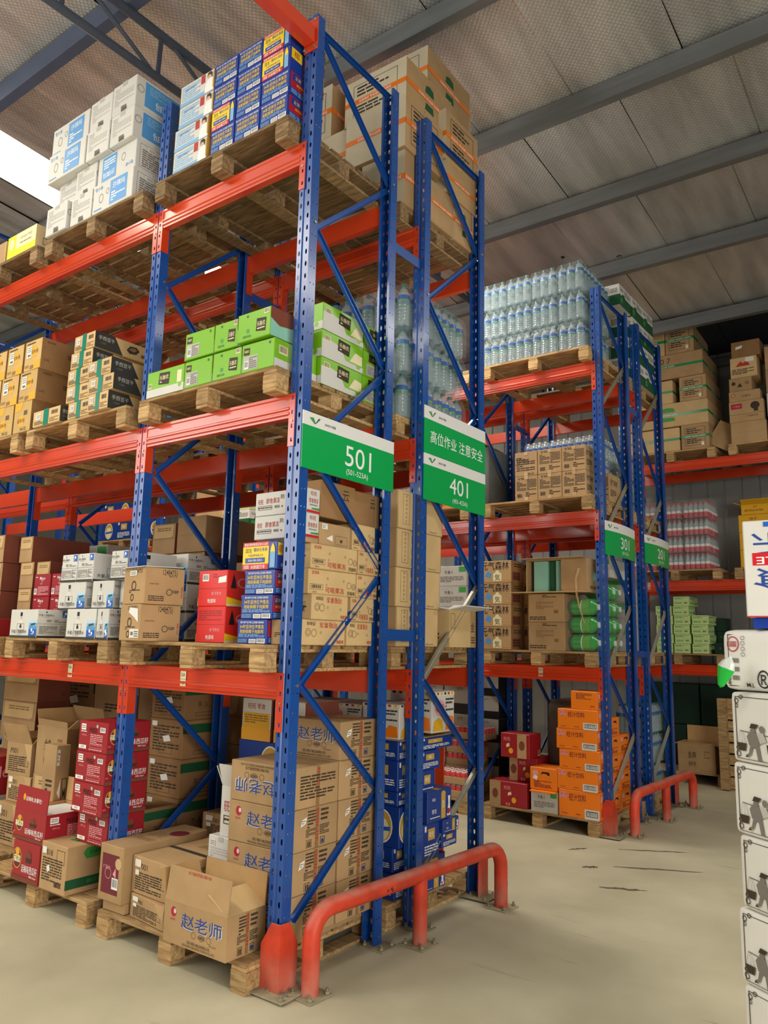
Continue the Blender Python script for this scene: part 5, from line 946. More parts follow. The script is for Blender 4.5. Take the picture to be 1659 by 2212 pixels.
def lying(x0, x1, r, h):
    L = x1-x0; mx = Matrix.Translation((x0, 0, 0)) @ Matrix.Rotation(PI/2, 4, 'Y'); mb = MB()
    mb.lathe([(0, .004, 'pet_green'), (r*.7, 0, 'pet_green'), (r, L*.12, 'pet_green'), (r, L*.42, 'white'), (r*1.005, L*.45, 'bot_label_green'), (r*1.005, L*.72, 'pet_green'), (r*.95, L*.78, 'pet_green'), (r*.35, L*.96, 'cap_white'), (r*.35, L, 'cap_white'), (0, L, 'cap_white')], 16, None, mx); return mb.mesh('bottle')
GB = lying(-.14, .14, .08, 0); G = 'green drink bottle packs'
for t in range(4):
    for j, y in enumerate((4.3, 4.66)):
        if j == 0 and t == 3: continue
        o = empty('bottle_pack', (-.09 if j == 0 else -.07, y, z0+.002+t*.17)); tag(o, f"film pack of big green bottles lying down, {TI[4][t]}, {['front', 'rear'][j]}, 301 rack", 'bottles', G)
        for i in range(2): link('bottle', GB, o, (0, -.08+.163*i, .083))
        link('shrink_film', film_mesh(.3, .34, .172), o)
box('greywhite', -.3, .04, 4.56, 4.98, z0+.74, z0+.93, 'grey white carton on top of the green bottle packs')
z0 = ZD[2]; G = 'cartons glimpsed behind the 401 frame'
for t in range(4): box('greywhite', -1.76, -1.39, 4.16, 4.5, z0+.001+t*.22, z0+.219+t*.22, f"white drink carton glimpsed through the 401 frame, {TI[4][t]}", 'drink_carton', 'box', G)
for t in range(2): box('gold_r' if t else 'brown_red', -2.2, -1.78, 4.16, 4.5, z0+.001+.45*t, z0+.45+.45*t, f"{['brown', 'pale kraft'][t]} carton glimpsed through the 401 frame", 'carton', 'box', G)
z0 = ZD[1]; G = 'orange juice cartons'; oh = .185
for t in range(5):
    dx = (0, -.012, .012, -.015, 0)[t]
    box('orange_juice', -.365+dx, .035+dx, 4.15, 4.42, z0+.06+t*oh-(.06 if t == 0 else 0), z0+.06+(t+1)*oh-.002, f"orange juice carton, {TI[5][t]} of the front stack, 301 floor pallet", 'juice_carton', 'box', G)
    box('orange_juice', -.3, .03, 4.45, 4.72, z0+.001+t*oh*.97, z0+(t+1)*oh*.97-.002, f"orange juice carton, {TI[5][t]} of the second stack, 301 floor pallet", 'juice_carton', 'box', G)
box('orange_back', -.23, .03, 4.16, 4.42, z0+.06+5*oh, z0+.06+5*oh+.17, 'orange juice carton turned round atop the front stack', 'juice_carton', 'box', G)
for t in range(4): box('orange_juice', -.3, .02, 4.75, 5.05, z0+.001+t*oh*.97, z0+(t+1)*oh*.97-.002, f"orange juice carton, {TI[4][t]} of the third stack, 301 floor pallet", 'juice_carton', 'box', G)
box('orange_small', -.66, -.38, 4.15, 4.42, z0+.205, z0+.41, 'small orange carton with a handle hole on a torn tray', 'juice_carton', 'box', G)
open_carton('greywhite', -.65, -.38, 4.15, 4.42, z0, z0+.2, 'torn open tray of orange cans under the small orange carton', {'F': (.05, 100, 'orange')}, inner='orange')
G = 'red fruit cartons'
for t, (kn, x0, x1) in enumerate((('fruit_red', -1.11, -.7), ('fruit_red', -.95, -.55), ('fruit_red_swap', -.985, -.67))): box(kn, x0, x1, 4.16+.0*t, 4.42, z0+.001+t*.235, z0+.234+t*.235, f"red and kraft fruit carton, {TI[3][t]}, on the 301 floor pallet", 'fruit_carton', 'box', G) if t != 1 else box(kn, x0, x1-.1, 4.28, 4.6, z0+.236, z0+.469, 'red and kraft fruit carton, middle tier, set back, 301 floor pallet', 'fruit_carton', 'box', G)
box('plain', -1.05, -.7, 4.43, 4.8, z0+.001, z0+.235, 'kraft carton behind the lowest red fruit carton')
packs('green', 4, 5, .076, -2.92, 3, 5.44, 1, 1.232, 1, .28, 'green drink bottles in film', 'glimpsed under the 301 lowest beams', 'green bottle packs in the shade', gap=.02)
packs('small', 4, 5, .066, -1.74, 1, 4.8, 1, 1.402, 1, .235, 'small clear bottles in film', 'glimpsed above black-based cartons', 'green bottle packs in the shade')
wrapped(-.69, -.33, 4.6, 5.1, z0+.001, z0+1.02, 'dark stretch-wrapped bottle load behind the red fruit cartons')
box('oat', -.9, -.72, 4.9, 5.1, z0+.001, z0+.4, 'green and white carton in the shade behind the fruit cartons')
# glimpses far left in the 301 rack
G = 'blue beer cartons far left'
for c in range(3):
    for t in range(2): box('beer_oval' if (c+t) % 2 == 0 else 'beer_can', -8.15+c*.39, -7.77+c*.39, 4.16, 4.5, ZD[3]+.001+t*.3, ZD[3]+.299+t*.3, lab('blue beer carton with gold oval glimpsed far away', t, 2, c, 3, 'through the racks'), 'beer_carton', 'box', G)
for t in range(3): box('tall_tan', -5.88, -5.3, 4.16, 4.6, ZD[3]+.001+t*.2, ZD[3]+.199+t*.2, f"kraft carton glimpsed through the racks beside the second rear upright, {TI[3][t]}")
for t in range(2): box('pale_green' if t else 'oat', -5.25, -4.78, 4.16, 4.6, ZD[3]+.001+t*.25, ZD[3]+.249+t*.25, f"green printed carton glimpsed through the racks, {['lower', 'upper'][t]}")

# ------------------------------------------------------------------ 201 rack
z0 = ZD[4]; G = 'green and white oat drink cartons'
for t in range(4):
    for j, y in enumerate((5.0, 5.4, 5.78)):
        if j == 0 and t < 3: continue
        box('oat', -.3, .06, y, y+.375, z0+.001+t*.25, z0+.249+t*.25, f"green and white oat drink carton, {TI[4][t]}, {['nearest', 'middle', 'far'][j]}, on the 201 rack top", 'oat_carton', 'box', G)
for t in range(3): box('oat', -.3, .02, 5.31, 5.395, z0+.001+t*.25, z0+.249+t*.25, f"narrow green and white carton end, {TI[3][t]}, on the 201 rack top", 'oat_carton', 'box', G)
packs('small', 4, 5, .068, -.92, 3, 5.34, 2, ZD[3], 3, .25, 'clear bottles in film', '201 middle pallet', 'bottle packs on the 201 rack', keep=lambda c, r, t: c == 2 or t == 2, gap=.02)
packs('water', 3, 4, .092, -.85, 3, 5.4, 2, ZD[1], 3, .325, 'large clear bottles in film', '201 floor pallet', 'water bottle packs on the floor of the 201 rack', keep=lambda c, r, t: c == 2, gap=.015)
G = 'white snack cartons on the 201 rack'
for t in range(3): box('greywhite', -1.1, -.1, 5.4, 5.9, ZD[2]+.001+t*.27, ZD[2]+.269+t*.27, f"long white carton on the 201 lowest pallet, {TI[3][t]}", 'carton', 'box', G)

# ------------------------------------------------------------------ back wall rack
z0 = 4.437; G = 'kraft cartons with green tape'; W = 'back wall rack top'
for kn, x0, x1, z, zz, l in (('gtape_plain', -.84, -.12, 0, .33, 'lowest left'), ('gtape_frame', -.1, .27, 0, .345, 'lowest right with framed text'), ('gtape_leaf', -.82, .27, .347, .69, 'second tier with green leaf marks'), ('gtape_plain', -.82, -.19, .692, 1.03, 'third tier left'), ('gtape_frame', -.1, .26, .692, 1.045, 'third tier right'), ('gtape_mark', -.82, .23, 1.05, 1.41, 'fourth tier with handwriting'), ('gtape_plain', -.8, -.28, 1.412, 1.82, 'topmost left'), ('gtape_frame', -.27, .12, 1.412, 1.815, 'topmost right')):
    box(kn, x0, x1, 7.8, 8.6, z0+z, z0+zz, f"kraft carton with green tape, {l}, {W}", 'taped_carton', 'box', G, rz=.0)
mb = MB(); mb.box(-.18, .18, -.004, .004, 0, .4, 'kraft'); o = link('loose_flap', mb.mesh('loose_flap'), None, (.36, 7.95, z0)); o.rotation_euler = (-.3, .5, .2); tag(o, 'loose kraft cardboard sheet between the two top pallets', 'cardboard')
G = 'mixed cartons on the right top pallet'
for kn, x0, x1, z, zz, l in (('plain', .545, .98, 0, .285, 'plain kraft carton, lowest in the right top stack'), ('kid_c', .535, .96, .287, .575, 'kraft carton with a dark ribbon print in the right top stack'), ('kid_b', .54, .925, .577, .715, 'flat kraft carton with an outlined title in the right top stack'), ('kid_a', .55, .83, .717, .9, 'small kraft carton with dark motifs in the right top stack'), ('kid_red', .575, .905, .902, 1.185, 'cream carton with red lettering in the right top stack'), ('plain_paper', .6, .955, 1.187, 1.41, 'dark kraft carton with a white paper atop the right stack')):
    box(kn, x0, x1, 7.82, 8.3, z0+z, z0+zz, l, 'carton', 'box', G)
for t in range(4): box('plain' if t != 1 else 'white_end', 1.0, 1.5, 7.85, 8.3, z0+.001+t*.32, z0+.319+t*.32, f"carton at the picture edge on the right top pallet, {TI[4][t]}", 'carton', 'box', G)
packs('red', 5, 4, .0655, -.86, 3, 7.82, 2, 2.777, 4, .236, 'red-labelled bottles in film', 'back wall rack', 'red-labelled bottle packs on the back wall rack', keep=lambda c, r, t: r == 0 or (c == 2) or t == 3, gap=.03, film='film')
f = MB(); f.box(-.86, .3, 7.8, 8.56, 2.778, 3.74, 'film', .05); o = link('stretch_film', f.mesh('stretch_film')); tag(o, 'clear stretch film wrapped around the red-labelled bottle load', 'film')
G = 'yellow biscuit cartons'
for t in range(3): box('yellow_box', .58, .98, 7.82, 8.2, 2.777+t*.23, 2.777+t*.23+.228, f"yellow biscuit carton beside the white noodle carton, {TI[3][t]}", 'biscuit_carton', 'box', G)
open_carton('yellow_box', .62, 1.0, 7.82, 8.2, 3.468, 3.6, 'opened yellow biscuit carton on top of the yellow stack', {'F': (.09, 50), 'L': (.1, 70), 'B': (.1, 10)})
z0 = 1.657; G = 'pale green cartons'
for x0, x1, a, b in ((-.31, -.105, 0, 6), (-.075, .135, 0, 4), (-.54, -.33, 0, 5)):
    for t in range(a, b): box('pale_green', x0+.012*(t % 2), x1+.012*(t % 2), 7.82, 8.15+.1*(t % 2), z0+.001+t*.126, z0+.125+t*.126, f"pale green carton, {['lowest', 'second', 'third', 'fourth', 'fifth', 'sixth'][t]} from below, {'middle' if x0 > -.32 and x0 < -.2 else ('right' if x0 > -.2 else 'left')} column, back wall rack", 'tea_carton', 'box', G)
G = 'dark green tea cartons'
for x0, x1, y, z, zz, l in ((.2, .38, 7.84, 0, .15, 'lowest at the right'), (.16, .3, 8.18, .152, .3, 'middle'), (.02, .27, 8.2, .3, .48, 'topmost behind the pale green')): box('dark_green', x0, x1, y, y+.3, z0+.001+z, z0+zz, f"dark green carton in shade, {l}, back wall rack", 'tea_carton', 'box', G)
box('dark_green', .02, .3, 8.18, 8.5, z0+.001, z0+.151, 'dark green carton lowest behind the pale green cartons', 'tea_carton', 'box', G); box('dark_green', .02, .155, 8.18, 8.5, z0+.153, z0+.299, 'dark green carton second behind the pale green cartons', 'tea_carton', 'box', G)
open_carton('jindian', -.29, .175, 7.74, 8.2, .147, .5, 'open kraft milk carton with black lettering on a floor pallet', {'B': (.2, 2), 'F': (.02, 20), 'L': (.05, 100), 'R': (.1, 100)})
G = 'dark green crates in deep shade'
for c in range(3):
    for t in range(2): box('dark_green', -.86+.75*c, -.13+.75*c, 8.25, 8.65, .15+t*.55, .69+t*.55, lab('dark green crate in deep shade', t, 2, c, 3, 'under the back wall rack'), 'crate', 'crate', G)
# pallet standing on end
pallet(-.52, .52, -.55, .55, 0, 'old wooden pallet standing on end against the back wall rack', 'pallet_wood', mx=Matrix.Translation((.79, 7.55, .56)) @ Matrix.Rotation(math.radians(4), 4, 'Z') @ Matrix.Rotation(-PI/2, 4, 'X'), group=None)
EXPO = 0.32; WORLD = .07
STREAKS = [((-.03, 3.58), (.08, 3.73), .02, 'short dark scuff on the concrete near the far barrier'), ((.3, 3.88), (.82, 4.19), .02, 'long dark scuff streak on the concrete before the far barrier'), ((.27, 3.15), (.37, 3.24), .03, 'dark smudge on the open aisle floor'), ((.46, 3.33), (1.07, 3.65), .022, 'long dark scuff streak across the open aisle floor'), ((.57, 2.74), (.88, 2.89), .025, 'dark scuff on the concrete beyond the front barrier')]
LIGHTS = [('lamp_front_aisle', (-1.8, -3.4, 6.5), 4.5, .8, 150), ('door_daylight', (6.4, -3.2, 2.0), 3.4, 4.4, 330, (1, .96, .88), (0, math.radians(84), math.radians(-8))), ('lamp_aisle_between', (-2.4, 3.15, 6.3), 3.2, .4, 150), ('lamp_cross_aisle_far', (3.4, 4.2, 6.1), .6, 3.6, 85), ('daylight_opening', (-6.5, -6.5, 4.2), 5, 3, 270, (1, .97, .9), (math.radians(74), 0, math.radians(-35)))]
# ------------------------------------------------------------------ the building
def mat_floor():
    m = bpy.data.materials.new('dusty_concrete'); m.use_nodes = True; nt = m.node_tree; b = nt.nodes['Principled BSDF']
    tc = nt.nodes.new('ShaderNodeTexCoord')
    def noise(sc, det, stretch=(1, 1, 1), rot=0):
        mp = nt.nodes.new('ShaderNodeMapping'); mp.inputs['Scale'].default_value = stretch; mp.inputs['Rotation'].default_value = (0, 0, rot); nt.links.new(tc.outputs['Object'], mp.inputs['Vector'])
        n = nt.nodes.new('ShaderNodeTexNoise'); n.inputs['Scale'].default_value = sc; n.inputs['Detail'].default_value = det; nt.links.new(mp.outputs[0], n.inputs['Vector']); return n
    n1 = noise(1.1, 8); rp = nt.nodes.new('ShaderNodeValToRGB'); rp.color_ramp.elements[0].position = .3; rp.color_ramp.elements[1].position = .7
    rp.color_ramp.elements[0].color = (*lin('#a79f84'), 1); rp.color_ramp.elements[1].color = (*lin('#c6bfa3'), 1); nt.links.new(n1.outputs['Fac'], rp.inputs['Fac'])
    n2 = noise(2.2, 6, (.35, 3.2, 1), .15); r2 = nt.nodes.new('ShaderNodeValToRGB'); r2.color_ramp.elements[0].position = .66; r2.color_ramp.elements[1].position = .74; nt.links.new(n2.outputs['Fac'], r2.inputs['Fac'])
    mx = nt.nodes.new('ShaderNodeMix'); mx.data_type = 'RGBA'; mx.blend_type = 'MULTIPLY'; mx.inputs['B'].default_value = (.52, .5, .46, 1)
    nt.links.new(r2.outputs['Color'], mx.inputs['Factor']); nt.links.new(rp.outputs['Color'], mx.inputs['A']); nt.links.new(mx.outputs['Result'], b.inputs['Base Color'])
    b.inputs['Roughness'].default_value = .72; b.inputs['Specular IOR Level'].default_value = .3
    n3 = noise(28, 6); bp = nt.nodes.new('ShaderNodeBump'); bp.inputs['Strength'].default_value = .25; bp.inputs['Distance'].default_value = .004; nt.links.new(n3.outputs['Fac'], bp.inputs['Height']); nt.links.new(bp.outputs[0], b.inputs['Normal'])
    MATS['floor'] = m
mat_floor()
def mat_foil():
    m = bpy.data.materials.new('roof_foil'); m.use_nodes = True; nt = m.node_tree; b = nt.nodes['Principled BSDF']
    tc = nt.nodes.new('ShaderNodeTexCoord')
    def wave(rot):
        mp = nt.nodes.new('ShaderNodeMapping'); mp.inputs['Rotation'].default_value = (0, 0, rot); nt.links.new(tc.outputs['Object'], mp.inputs['Vector'])
        w = nt.nodes.new('ShaderNodeTexWave'); w.inputs['Scale'].default_value = 10; w.inputs['Distortion'].default_value = .5; nt.links.new(mp.outputs[0], w.inputs['Vector']); return w
    w1, w2 = wave(PI/4), wave(-PI/4)
    mn = nt.nodes.new('ShaderNodeMath'); mn.operation = 'MAXIMUM'; nt.links.new(w1.outputs['Fac'], mn.inputs[0]); nt.links.new(w2.outputs['Fac'], mn.inputs[1])
    pw = nt.nodes.new('ShaderNodeMath'); pw.operation = 'POWER'; pw.inputs[1].default_value = 5; nt.links.new(mn.outputs[0], pw.inputs[0])
    mp = nt.nodes.new('ShaderNodeMapping'); mp.inputs['Scale'].default_value = (2.2, .35, 1); nt.links.new(tc.outputs['Object'], mp.inputs['Vector'])
    n = nt.nodes.new('ShaderNodeTexNoise'); n.inputs['Scale'].default_value = 2.2; n.inputs['Detail'].default_value = 5; nt.links.new(mp.outputs[0], n.inputs['Vector'])
    rp = nt.nodes.new('ShaderNodeValToRGB'); rp.color_ramp.elements[0].position = .3; rp.color_ramp.elements[1].position = .75
    rp.color_ramp.elements[0].color = (*lin('#b9bab8'), 1); rp.color_ramp.elements[1].color = (*lin('#f2f2f0'), 1); nt.links.new(n.outputs['Fac'], rp.inputs['Fac'])
    mx = nt.nodes.new('ShaderNodeMix'); mx.data_type = 'RGBA'; mx.blend_type = 'MULTIPLY'; mx.inputs['B'].default_value = (.74, .74, .73, 1); nt.links.new(pw.outputs[0], mx.inputs['Factor']); nt.links.new(rp.outputs['Color'], mx.inputs['A']); n5 = nt.nodes.new('ShaderNodeTexNoise'); n5.inputs['Scale'].default_value = 3.4; n5.inputs['Detail'].default_value = 9; nt.links.new(tc.outputs['Object'], n5.inputs['Vector'])
    sp = nt.nodes.new('ShaderNodeMapRange'); sp.inputs['From Min'].default_value = .715; sp.inputs['From Max'].default_value = .74; nt.links.new(n5.outputs['Fac'], sp.inputs['Value'])
    mz = nt.nodes.new('ShaderNodeMix'); mz.data_type = 'RGBA'; mz.inputs['B'].default_value = (.05, .045, .04, 1); nt.links.new(sp.outputs[0], mz.inputs['Factor']); nt.links.new(mx.outputs['Result'], mz.inputs['A']); nt.links.new(mz.outputs['Result'], b.inputs['Base Color'])
    b.inputs['Metallic'].default_value = .6; b.inputs['Roughness'].default_value = .36
    bp = nt.nodes.new('ShaderNodeBump'); bp.inputs['Strength'].default_value = .5; bp.inputs['Distance'].default_value = .05; nt.links.new(n.outputs['Fac'], bp.inputs['Height'])
    b2 = nt.nodes.new('ShaderNodeBump'); b2.inputs['Strength'].default_value = .35; b2.inputs['Distance'].default_value = .006; nt.links.new(pw.outputs[0], b2.inputs['Height']); nt.links.new(bp.outputs[0], b2.inputs['Normal']); nt.links.new(b2.outputs[0], b.inputs['Normal'])
    MATS['foil'] = m
mat_foil()
mk('roof_shade', '#2a2d33', .7, 0, .2, .1, 3); mk('wallpanel', '#8d8f8c', .6, .1, .3, .1, 2); mk('seam', '#2b2925', .8); mk('stain', '#5d5848', .8, 0, .2, .4, 30)
mk('skylight', '#fff4dc', .5, emit=11.0); mk('bagclear', '#dfe5e0', .2, 0, .6, alpha=.55, bump=.6, bscale=20); mk('baggreen', '#17a83a', .35)

mb = MB(); mb.box(-14, 7, -9, 9.05, -.2, 0, 'floor'); struct('floor', mb.mesh('floor'))
RZ = lambda y: 7.135-.08*(y+3.056)
PY = [-4.38, -2.9, -1.42, .06, 1.54, 2.99, 4.35, 5.77, 7.55, 9.0]
def ceiling():
    mb = MB(); r = random.Random(4); W = .955; xs = [-14+.96*i for i in range(23)]
    for k in range(-1, len(PY)-1):
        ya, yb = (PY[k], PY[k+1]) if k >= 0 else (-9, PY[0])
        off = 0 if k % 2 == 0 else .33
        for x in xs:
            x0, x1 = x+off, x+off+W
            if x0 < -4.74 and x1 > -5.56: 
                x0, x1 = (x0, min(x1, -5.56)) if x0 < -5.56 else (max(x0, -4.74), x1)
                if x1-x0 < .05: continue
                if x < -5.56 and x+off+W > -4.74: mb.add([(-4.74, ya, RZ(ya)), (x+off+W, ya, RZ(ya)), (x+off+W, yb, RZ(yb)), (-4.74, yb, RZ(yb))], [(3, 2, 1, 0)], 'foil')
            m = 'roof_shade' if k == len(PY)-2 else 'foil'  # last bay by the back wall: its shade is put into a dark base colour
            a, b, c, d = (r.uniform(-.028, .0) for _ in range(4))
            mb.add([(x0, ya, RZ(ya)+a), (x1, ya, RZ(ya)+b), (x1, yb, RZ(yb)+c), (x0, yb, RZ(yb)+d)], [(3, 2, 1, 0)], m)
    o = struct('ceiling', mb.mesh('ceiling'))
    tp = MB(); tp.add([(-14.2, -9, RZ(-9)+.09), (7.2, -9, RZ(-9)+.09), (7.2, 9.1, RZ(9.1)+.09), (-14.2, 9.1, RZ(9.1)+.09)], [(3, 2, 1, 0)], 'seam'); 
    for (xa_, xb_) in ((-14.2, -5.56), (-4.74, 7.2)):
        t2 = MB(); t2.box(xa_, xb_, -9, 9.1, 0, .004, 'seam')
        me = t2.mesh('roof_deck')
        for v in me.vertices: v.co.z += RZ(v.co.y)+.012
        s_ = link('ceiling_deck', me, o)
ceiling()
sk = MB(); sk.add([(-5.56, -9, RZ(-9)+.02), (-4.74, -9, RZ(-9)+.02), (-4.74, 9, RZ(9)+.02), (-5.56, 9, RZ(9)+.02)], [(3, 2, 1, 0)], 'skylight'); struct('window_1', sk.mesh('window_1'))
for i, y in enumerate(PY[:-1]):
    z = RZ(y)-.03; m = 'bluegrey' if abs(y-.06) < .1 else 'galv'; mb = MB(); d = .2 if m == 'bluegrey' else .17; w = .09; t = .006
    prof = [(y-w/2, z), (y+w/2, z), (y+w/2, z-.02), (y+w/2-t, z-.02), (y+w/2-t, z-t), (y-w/2+t, z-t), (y-w/2+t, z-d+t), (y+w/2-t, z-d+t), (y+w/2-t, z-d+.02), (y+w/2, z-d+.02), (y+w/2, z-d), (y-w/2, z-d)]
    mb.prism(prof[::-1], -13.9, 6.9, 0, m); struct(f'trim_{i+1}', mb.mesh('purlin'))
def truss(x, label):
    o = empty('roof_truss', (x, .4, 6.7)); tag(o, label, 'truss'); 
    def bar(n, a, b, r):
        mb = MB(); mb.tube([(0, a[0]-.4, a[1]-6.7), (0, b[0]-.4, b[1]-6.7)], r, 'trussgrey', 10); link(n, mb.mesh(n), o)
    bar('top_chord', (-6, 6.66), (8.8, 6.62), .04); bar('bottom_chord', (-6, 6.27), (8.8, 6.23), .035)
    for k in range(-7, 10):
        y = .378+k*.86
        bar('web_bar', (y, 6.66), (y-.01, 6.27), .02); bar('web_bar', (y+.06, 6.66), (y+.8, 6.27), .018)
truss(-2.11, 'dark steel lattice truss hanging under the roof at upper left')
mb = MB()
nx = int(21/.24)
for i in range(nx):
    x = -14+.24*i; prof = [(x, 9.0), (x+.02, 8.985), (x+.2, 8.985), (x+.22, 9.0), (x+.24, 9.0), (x+.24, 9.05), (x, 9.05)]
    mb.prism(prof, 0, 6.24, 2, 'wallpanel', False)
struct('wall_back', mb.mesh('wall_back'))
mb = MB(); mb.box(-14.1, -14, -9, 9.05, 0, 8, 'wallpanel'); struct('wall_left', mb.mesh('wall_left'))
mb = MB(); mb.box(-13.9, 6.9, 8.86, 8.97, 5.93, 6.05, 'galv', .01); struct('trim_20', mb.mesh('girt'))

# ------------------------------------------------------------------ sack and carton stack at the right edge
def superpt(p, hx, hy, hz, k):
    x, y, z = p[0]/hx, p[1]/hy, p[2]/hz; s = (abs(x)**k+abs(y)**k+abs(z)**k)**(1/k); m = max(abs(x), abs(y), abs(z)); f = m/s if s else 1
    return (p[0]*f, p[1]*f, p[2]*f)
PORT = [('r', .055, .06, .062, .93, 'ink'), ('r', .055, .925, .95, .935, 'ink'), ('r', .055, .05, .95, .058, 'ink'), ('o', .075, .87, .04, 'ink', .3), ('o', .075, .8, .03, 'ink', .35), ('o', .12, .93, .035, 'ink', .35), ('o', .075, .12, .045, 'ink', .3), ('o', .07, .2, .03, 'ink', .4),
        ('p', [(.1, .445), (.45, .405), (.45, .415), (.1, .455)], 'ink'), ('p', [(.1, .45), (.103, .45), (.075, .27), (.072, .27)], 'inkgrey'), ('p', [(.115, .45), (.117, .45), (.118, .27), (.115, .27)], 'inkgrey'), ('p', [(.127, .44), (.13, .44), (.155, .27), (.152, .27)], 'inkgrey'),
        ('p', [(.068, .28), (.162, .28), (.15, .17), (.082, .17)], 'ink'), ('c', .23, .46, .05, 'inkgrey', .9), ('p', [(.2, .5), (.26, .5), (.29, .56), (.22, .57)], 'ink'), ('p', [(.2, .45), (.27, .44), (.3, .3), (.25, .22), (.19, .26), (.17, .38)], 'inkgrey'), ('p', [(.2, .26), (.23, .26), (.2, .12), (.16, .1), (.155, .12), (.185, .15)], 'inkgrey'), ('p', [(.25, .26), (.285, .26), (.3, .08), (.33, .06), (.27, .06)], 'inkgrey'), ('p', [(.16, .12), (.19, .1), (.15, .085)], 'ink'),
        ('p', [(.27, .44), (.33, .46), (.36, .34), (.3, .3)], 'greycard'), ('c', .32, .5, .05, 'inkgrey', .9), ('p', [(.36, .3), (.46, .3), (.45, .17), (.37, .17)], 'ink')]
BAGF = [('f', .05, .06, .95, .93, 'ink', .014), ('o', .11, .76, .13, 'crimson', .14, .9), ('t', .11, .76, .15, '腊', 'crimson', .1, 'v'), ('t', .06, .3, .1, '贡功夫好美味', 'ink', .42, 'v'), ('l', .1, .14, .16, .56, 'inkgrey', 3), ('t', .36, .2, .3, '®', 'black', .1), ('t', .25, .1, .07, 'TM', 'ink', .1, 'x')]+[('o', .2, .86-.09*i, .035, 'ink', .2) for i in range(4)]
def sack(x, y, z, w, d, h, rz, label, prims, group='white printed sacks in the right-hand stack', k=22, name='sack'):
    mb = MB(); hx, hy, hz = w/2, d/2, h/2; n = 10
    for ax in range(3):
        for s in (-1, 1):
            a, b = [(1, 2), (2, 0), (0, 1)][ax]; H = (hx, hy, hz); vs = []
            for i in range(n+1):
                for j in range(n+1):
                    p = [0, 0, 0]; p[ax] = s*H[ax]; p[a] = H[a]*math.sin(PI/2*(2*i/n-1)); p[b] = H[b]*math.sin(PI/2*(2*j/n-1)); q = superpt(p, hx, hy, hz, k); vs.append((q[0], q[1], q[2]+hz))
            fs = [(i*(n+1)+j, (i+1)*(n+1)+j, (i+1)*(n+1)+j+1, i*(n+1)+j+1) for i in range(n) for j in range(n)]
            mb.add(vs, fs if s > 0 else [f[::-1] for f in fs], 'sackwhite', True)
    def fm(u, v, kk):
        q = superpt((u-hx, -hy, v-hz), hx, hy, hz, k); return (q[0], q[1]-.0012-.0005*kk, q[2]+hz)
    draw(mb, prims, w, h, fm)
    o = link(name, mb.mesh(name), None, (x, y, z), rz); tag(o, label, 'sack', group)
    return o
def stack():
    th = math.radians(-32.7); X = Vector((math.cos(th), math.sin(th), 0)); Y = Vector((-math.sin(th), math.cos(th), 0))
    corner = [(-.0, .146), (.0, .386), (-.008, .626), (.012, .866), (.0, 1.106), (.004, 1.346)]
    P0 = Vector(CORNER); nm = ['lowest', 'second from below', 'third from below', 'fourth from below', 'fifth from below', 'sixth from below']
    for (dx, z), n in zip(corner, nm):
        c = P0+X*(.22+dx)+Y*.17; sack(c.x, c.y, z+.0005, .44, .34, .239, th, f"white sack printed with a basket porter, {n}, at the right edge", PORT)
    th2 = th+math.radians(14); X2 = Vector((math.cos(th2), math.sin(th2), 0)); Y2 = Vector((-math.sin(th2), math.cos(th2), 0))
    c = P0+X2*.2+Y2*.16; s = sack(c.x, c.y, 1.588, .44, .33, .215, th2, 'white bag with a red round seal lying atop the porter sacks', BAGF, None, 12, 'bag')
    cr = MB(); cr.box(-.25, -.21, -.13, .13, .03, .06, 'sackwhite', .008); link('crimped_end', cr.mesh('crimped_end'), s)
    box('blue_white', 2.265, 2.69, -.085, .25, 1.806, 1.842, 'blue and white carton between the top bag and the tall noodle carton', 'carton', rz=0)
    box('big_white', 2.25, 2.66, -.105, .25, 1.844, 2.182, 'tall white carton with upside-down blue writing and red stripe', 'noodle_carton', rz=0)
    pallet(2.12, 2.95, -.4, .5, 0, 'wooden pallet under the white printed sacks', rz=0)
    g = MB(); prof = [(.0, -.06), (.01, -.052), (.02, -.02), (.028, .012), (.02, .035), (.007, .05), (.0, .06)]
    for i in range(len(prof)-1):
        r0, z0 = prof[i]; r1, z1 = prof[i+1]; n = 10
        vs = [(r0*math.cos(2*PI*k/n)*(1+.2*math.sin(3*k)), r0*.6*math.sin(2*PI*k/n), z0) for k in range(n)]+[(r1*math.cos(2*PI*k/n)*(1+.2*math.sin(3*k)), r1*.6*math.sin(2*PI*k/n), z1) for k in range(n)]
        g.add(vs, [(k, (k+1) % n, n+(k+1) % n, n+k) for k in range(n)], 'baggreen' if z1 < .02 else 'bagclear', True)
    o = link('plastic_bag', g.mesh('plastic_bag'), None, BAG); o.rotation_euler = (0, .35, 0); tag(o, 'crumpled clear and green plastic bag sticking out beside the top sack', 'bag')
CORNER = (2.16, -.034, 0); BAG = (2.175, -.12, 1.655)
stack()
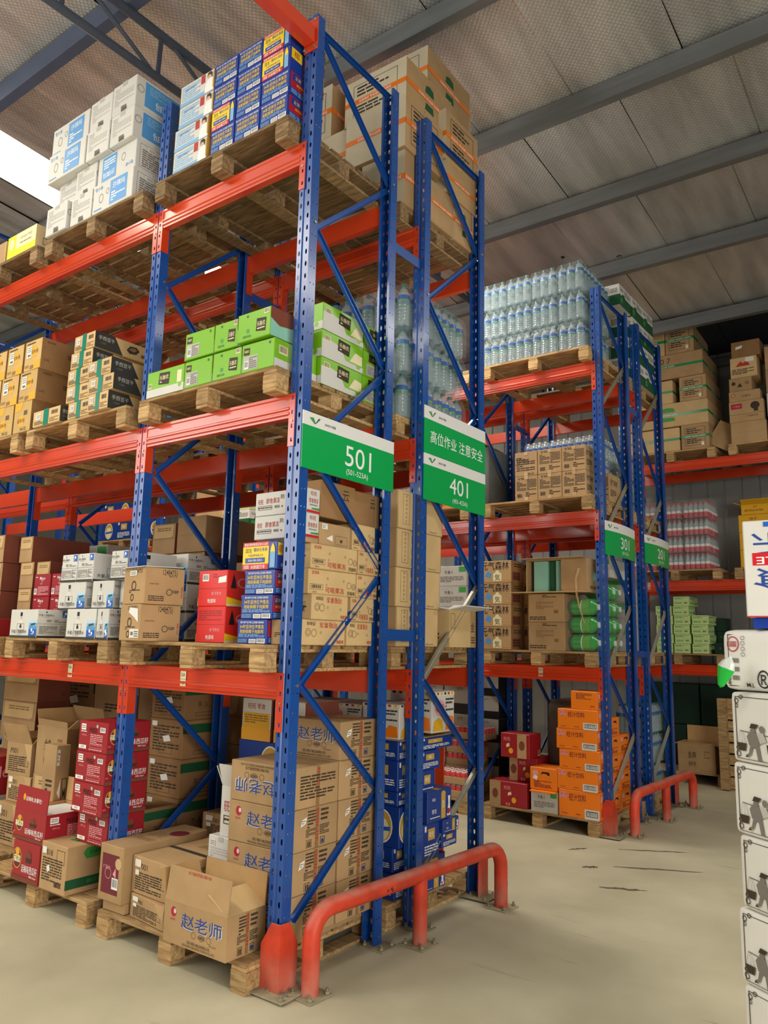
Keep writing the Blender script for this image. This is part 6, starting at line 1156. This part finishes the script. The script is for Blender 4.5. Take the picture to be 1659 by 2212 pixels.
# scraps and stains on the floor
r = random.Random(9)
def stain(pts, label):
    mb = MB(); vs = []; n = len(pts)
    mb.add([(x, y, .0012) for x, y in pts], [tuple(range(n))], 'stain'); o = link('floor_stain', mb.mesh('floor_stain')); tag(o, label, 'stain', 'dark scuffs on the concrete'); o['kind'] = 'stuff'
def streak(p, q, w, label):
    p, q = Vector((*p, 0)), Vector((*q, 0)); d = (q-p).normalized(); nrm = Vector((-d.y, d.x, 0)); L = (q-p).length; up = []; dn = []
    for i in range(13):
        t = i/12; up.append(p+d*L*t+nrm*w*(.3+r.random())*math.sin(PI*min(1, max(.04, t)))**.5); dn.append(p+d*L*t-nrm*w*(.3+r.random())*math.sin(PI*min(1, max(.04, t)))**.5)
    stain([(v.x, v.y) for v in dn+up[::-1]], label)
for p, q, w, l in STREAKS: streak(p, q, w, l)

# ------------------------------------------------------------------ light
def area(n, loc, sx, sy, power, col=(1, .95, .86), rot=(0, 0, 0)):
    l = bpy.data.lights.new(n, 'AREA'); l.shape = 'RECTANGLE'; l.size = sx; l.size_y = sy; l.energy = power; l.color = col
    o = bpy.data.objects.new(n, l); C.objects.link(o); o.location = loc; o.rotation_euler = rot; return o
for a in LIGHTS: area(*a)
w = bpy.data.worlds.new('World'); SC.world = w; w.use_nodes = True
w.node_tree.nodes['Background'].inputs['Color'].default_value = (.80, .86, 1, 1); w.node_tree.nodes['Background'].inputs['Strength'].default_value = WORLD

# ------------------------------------------------------------------ camera
cam = bpy.data.cameras.new('Camera'); co = bpy.data.objects.new('Camera', cam); C.objects.link(co)
Rv, Fv, Uv = Vector((.80374, .59452, .02230)), Vector((-.58903, .79127, .16336)), Vector((.07948, -.14443, .98632))
F_ = Fv.normalized(); R_ = (Rv-F_*Rv.dot(F_)).normalized(); U_ = R_.cross(F_)
M = Matrix((R_, U_, -F_)).transposed().to_4x4(); M.translation = (2.857615, -3.056175, 1.73502); co.matrix_world = M
cam.sensor_fit = 'VERTICAL'; cam.sensor_height = 36; cam.sensor_width = 27; cam.lens = 36*1677.34/2212; cam.clip_start = .05
SC.camera = co
SC.view_settings.view_transform = 'Standard'; SC.view_settings.look = 'None'; SC.view_settings.gamma = 1; SC.view_settings.exposure = EXPO
SC.view_settings.use_curve_mapping = False
cy_ = SC.cycles; cy_.use_denoising = True; cy_.max_bounces = 8; cy_.diffuse_bounces = 4; cy_.glossy_bounces = 4; cy_.transparent_max_bounces = 24; cy_.sample_clamp_indirect = 4
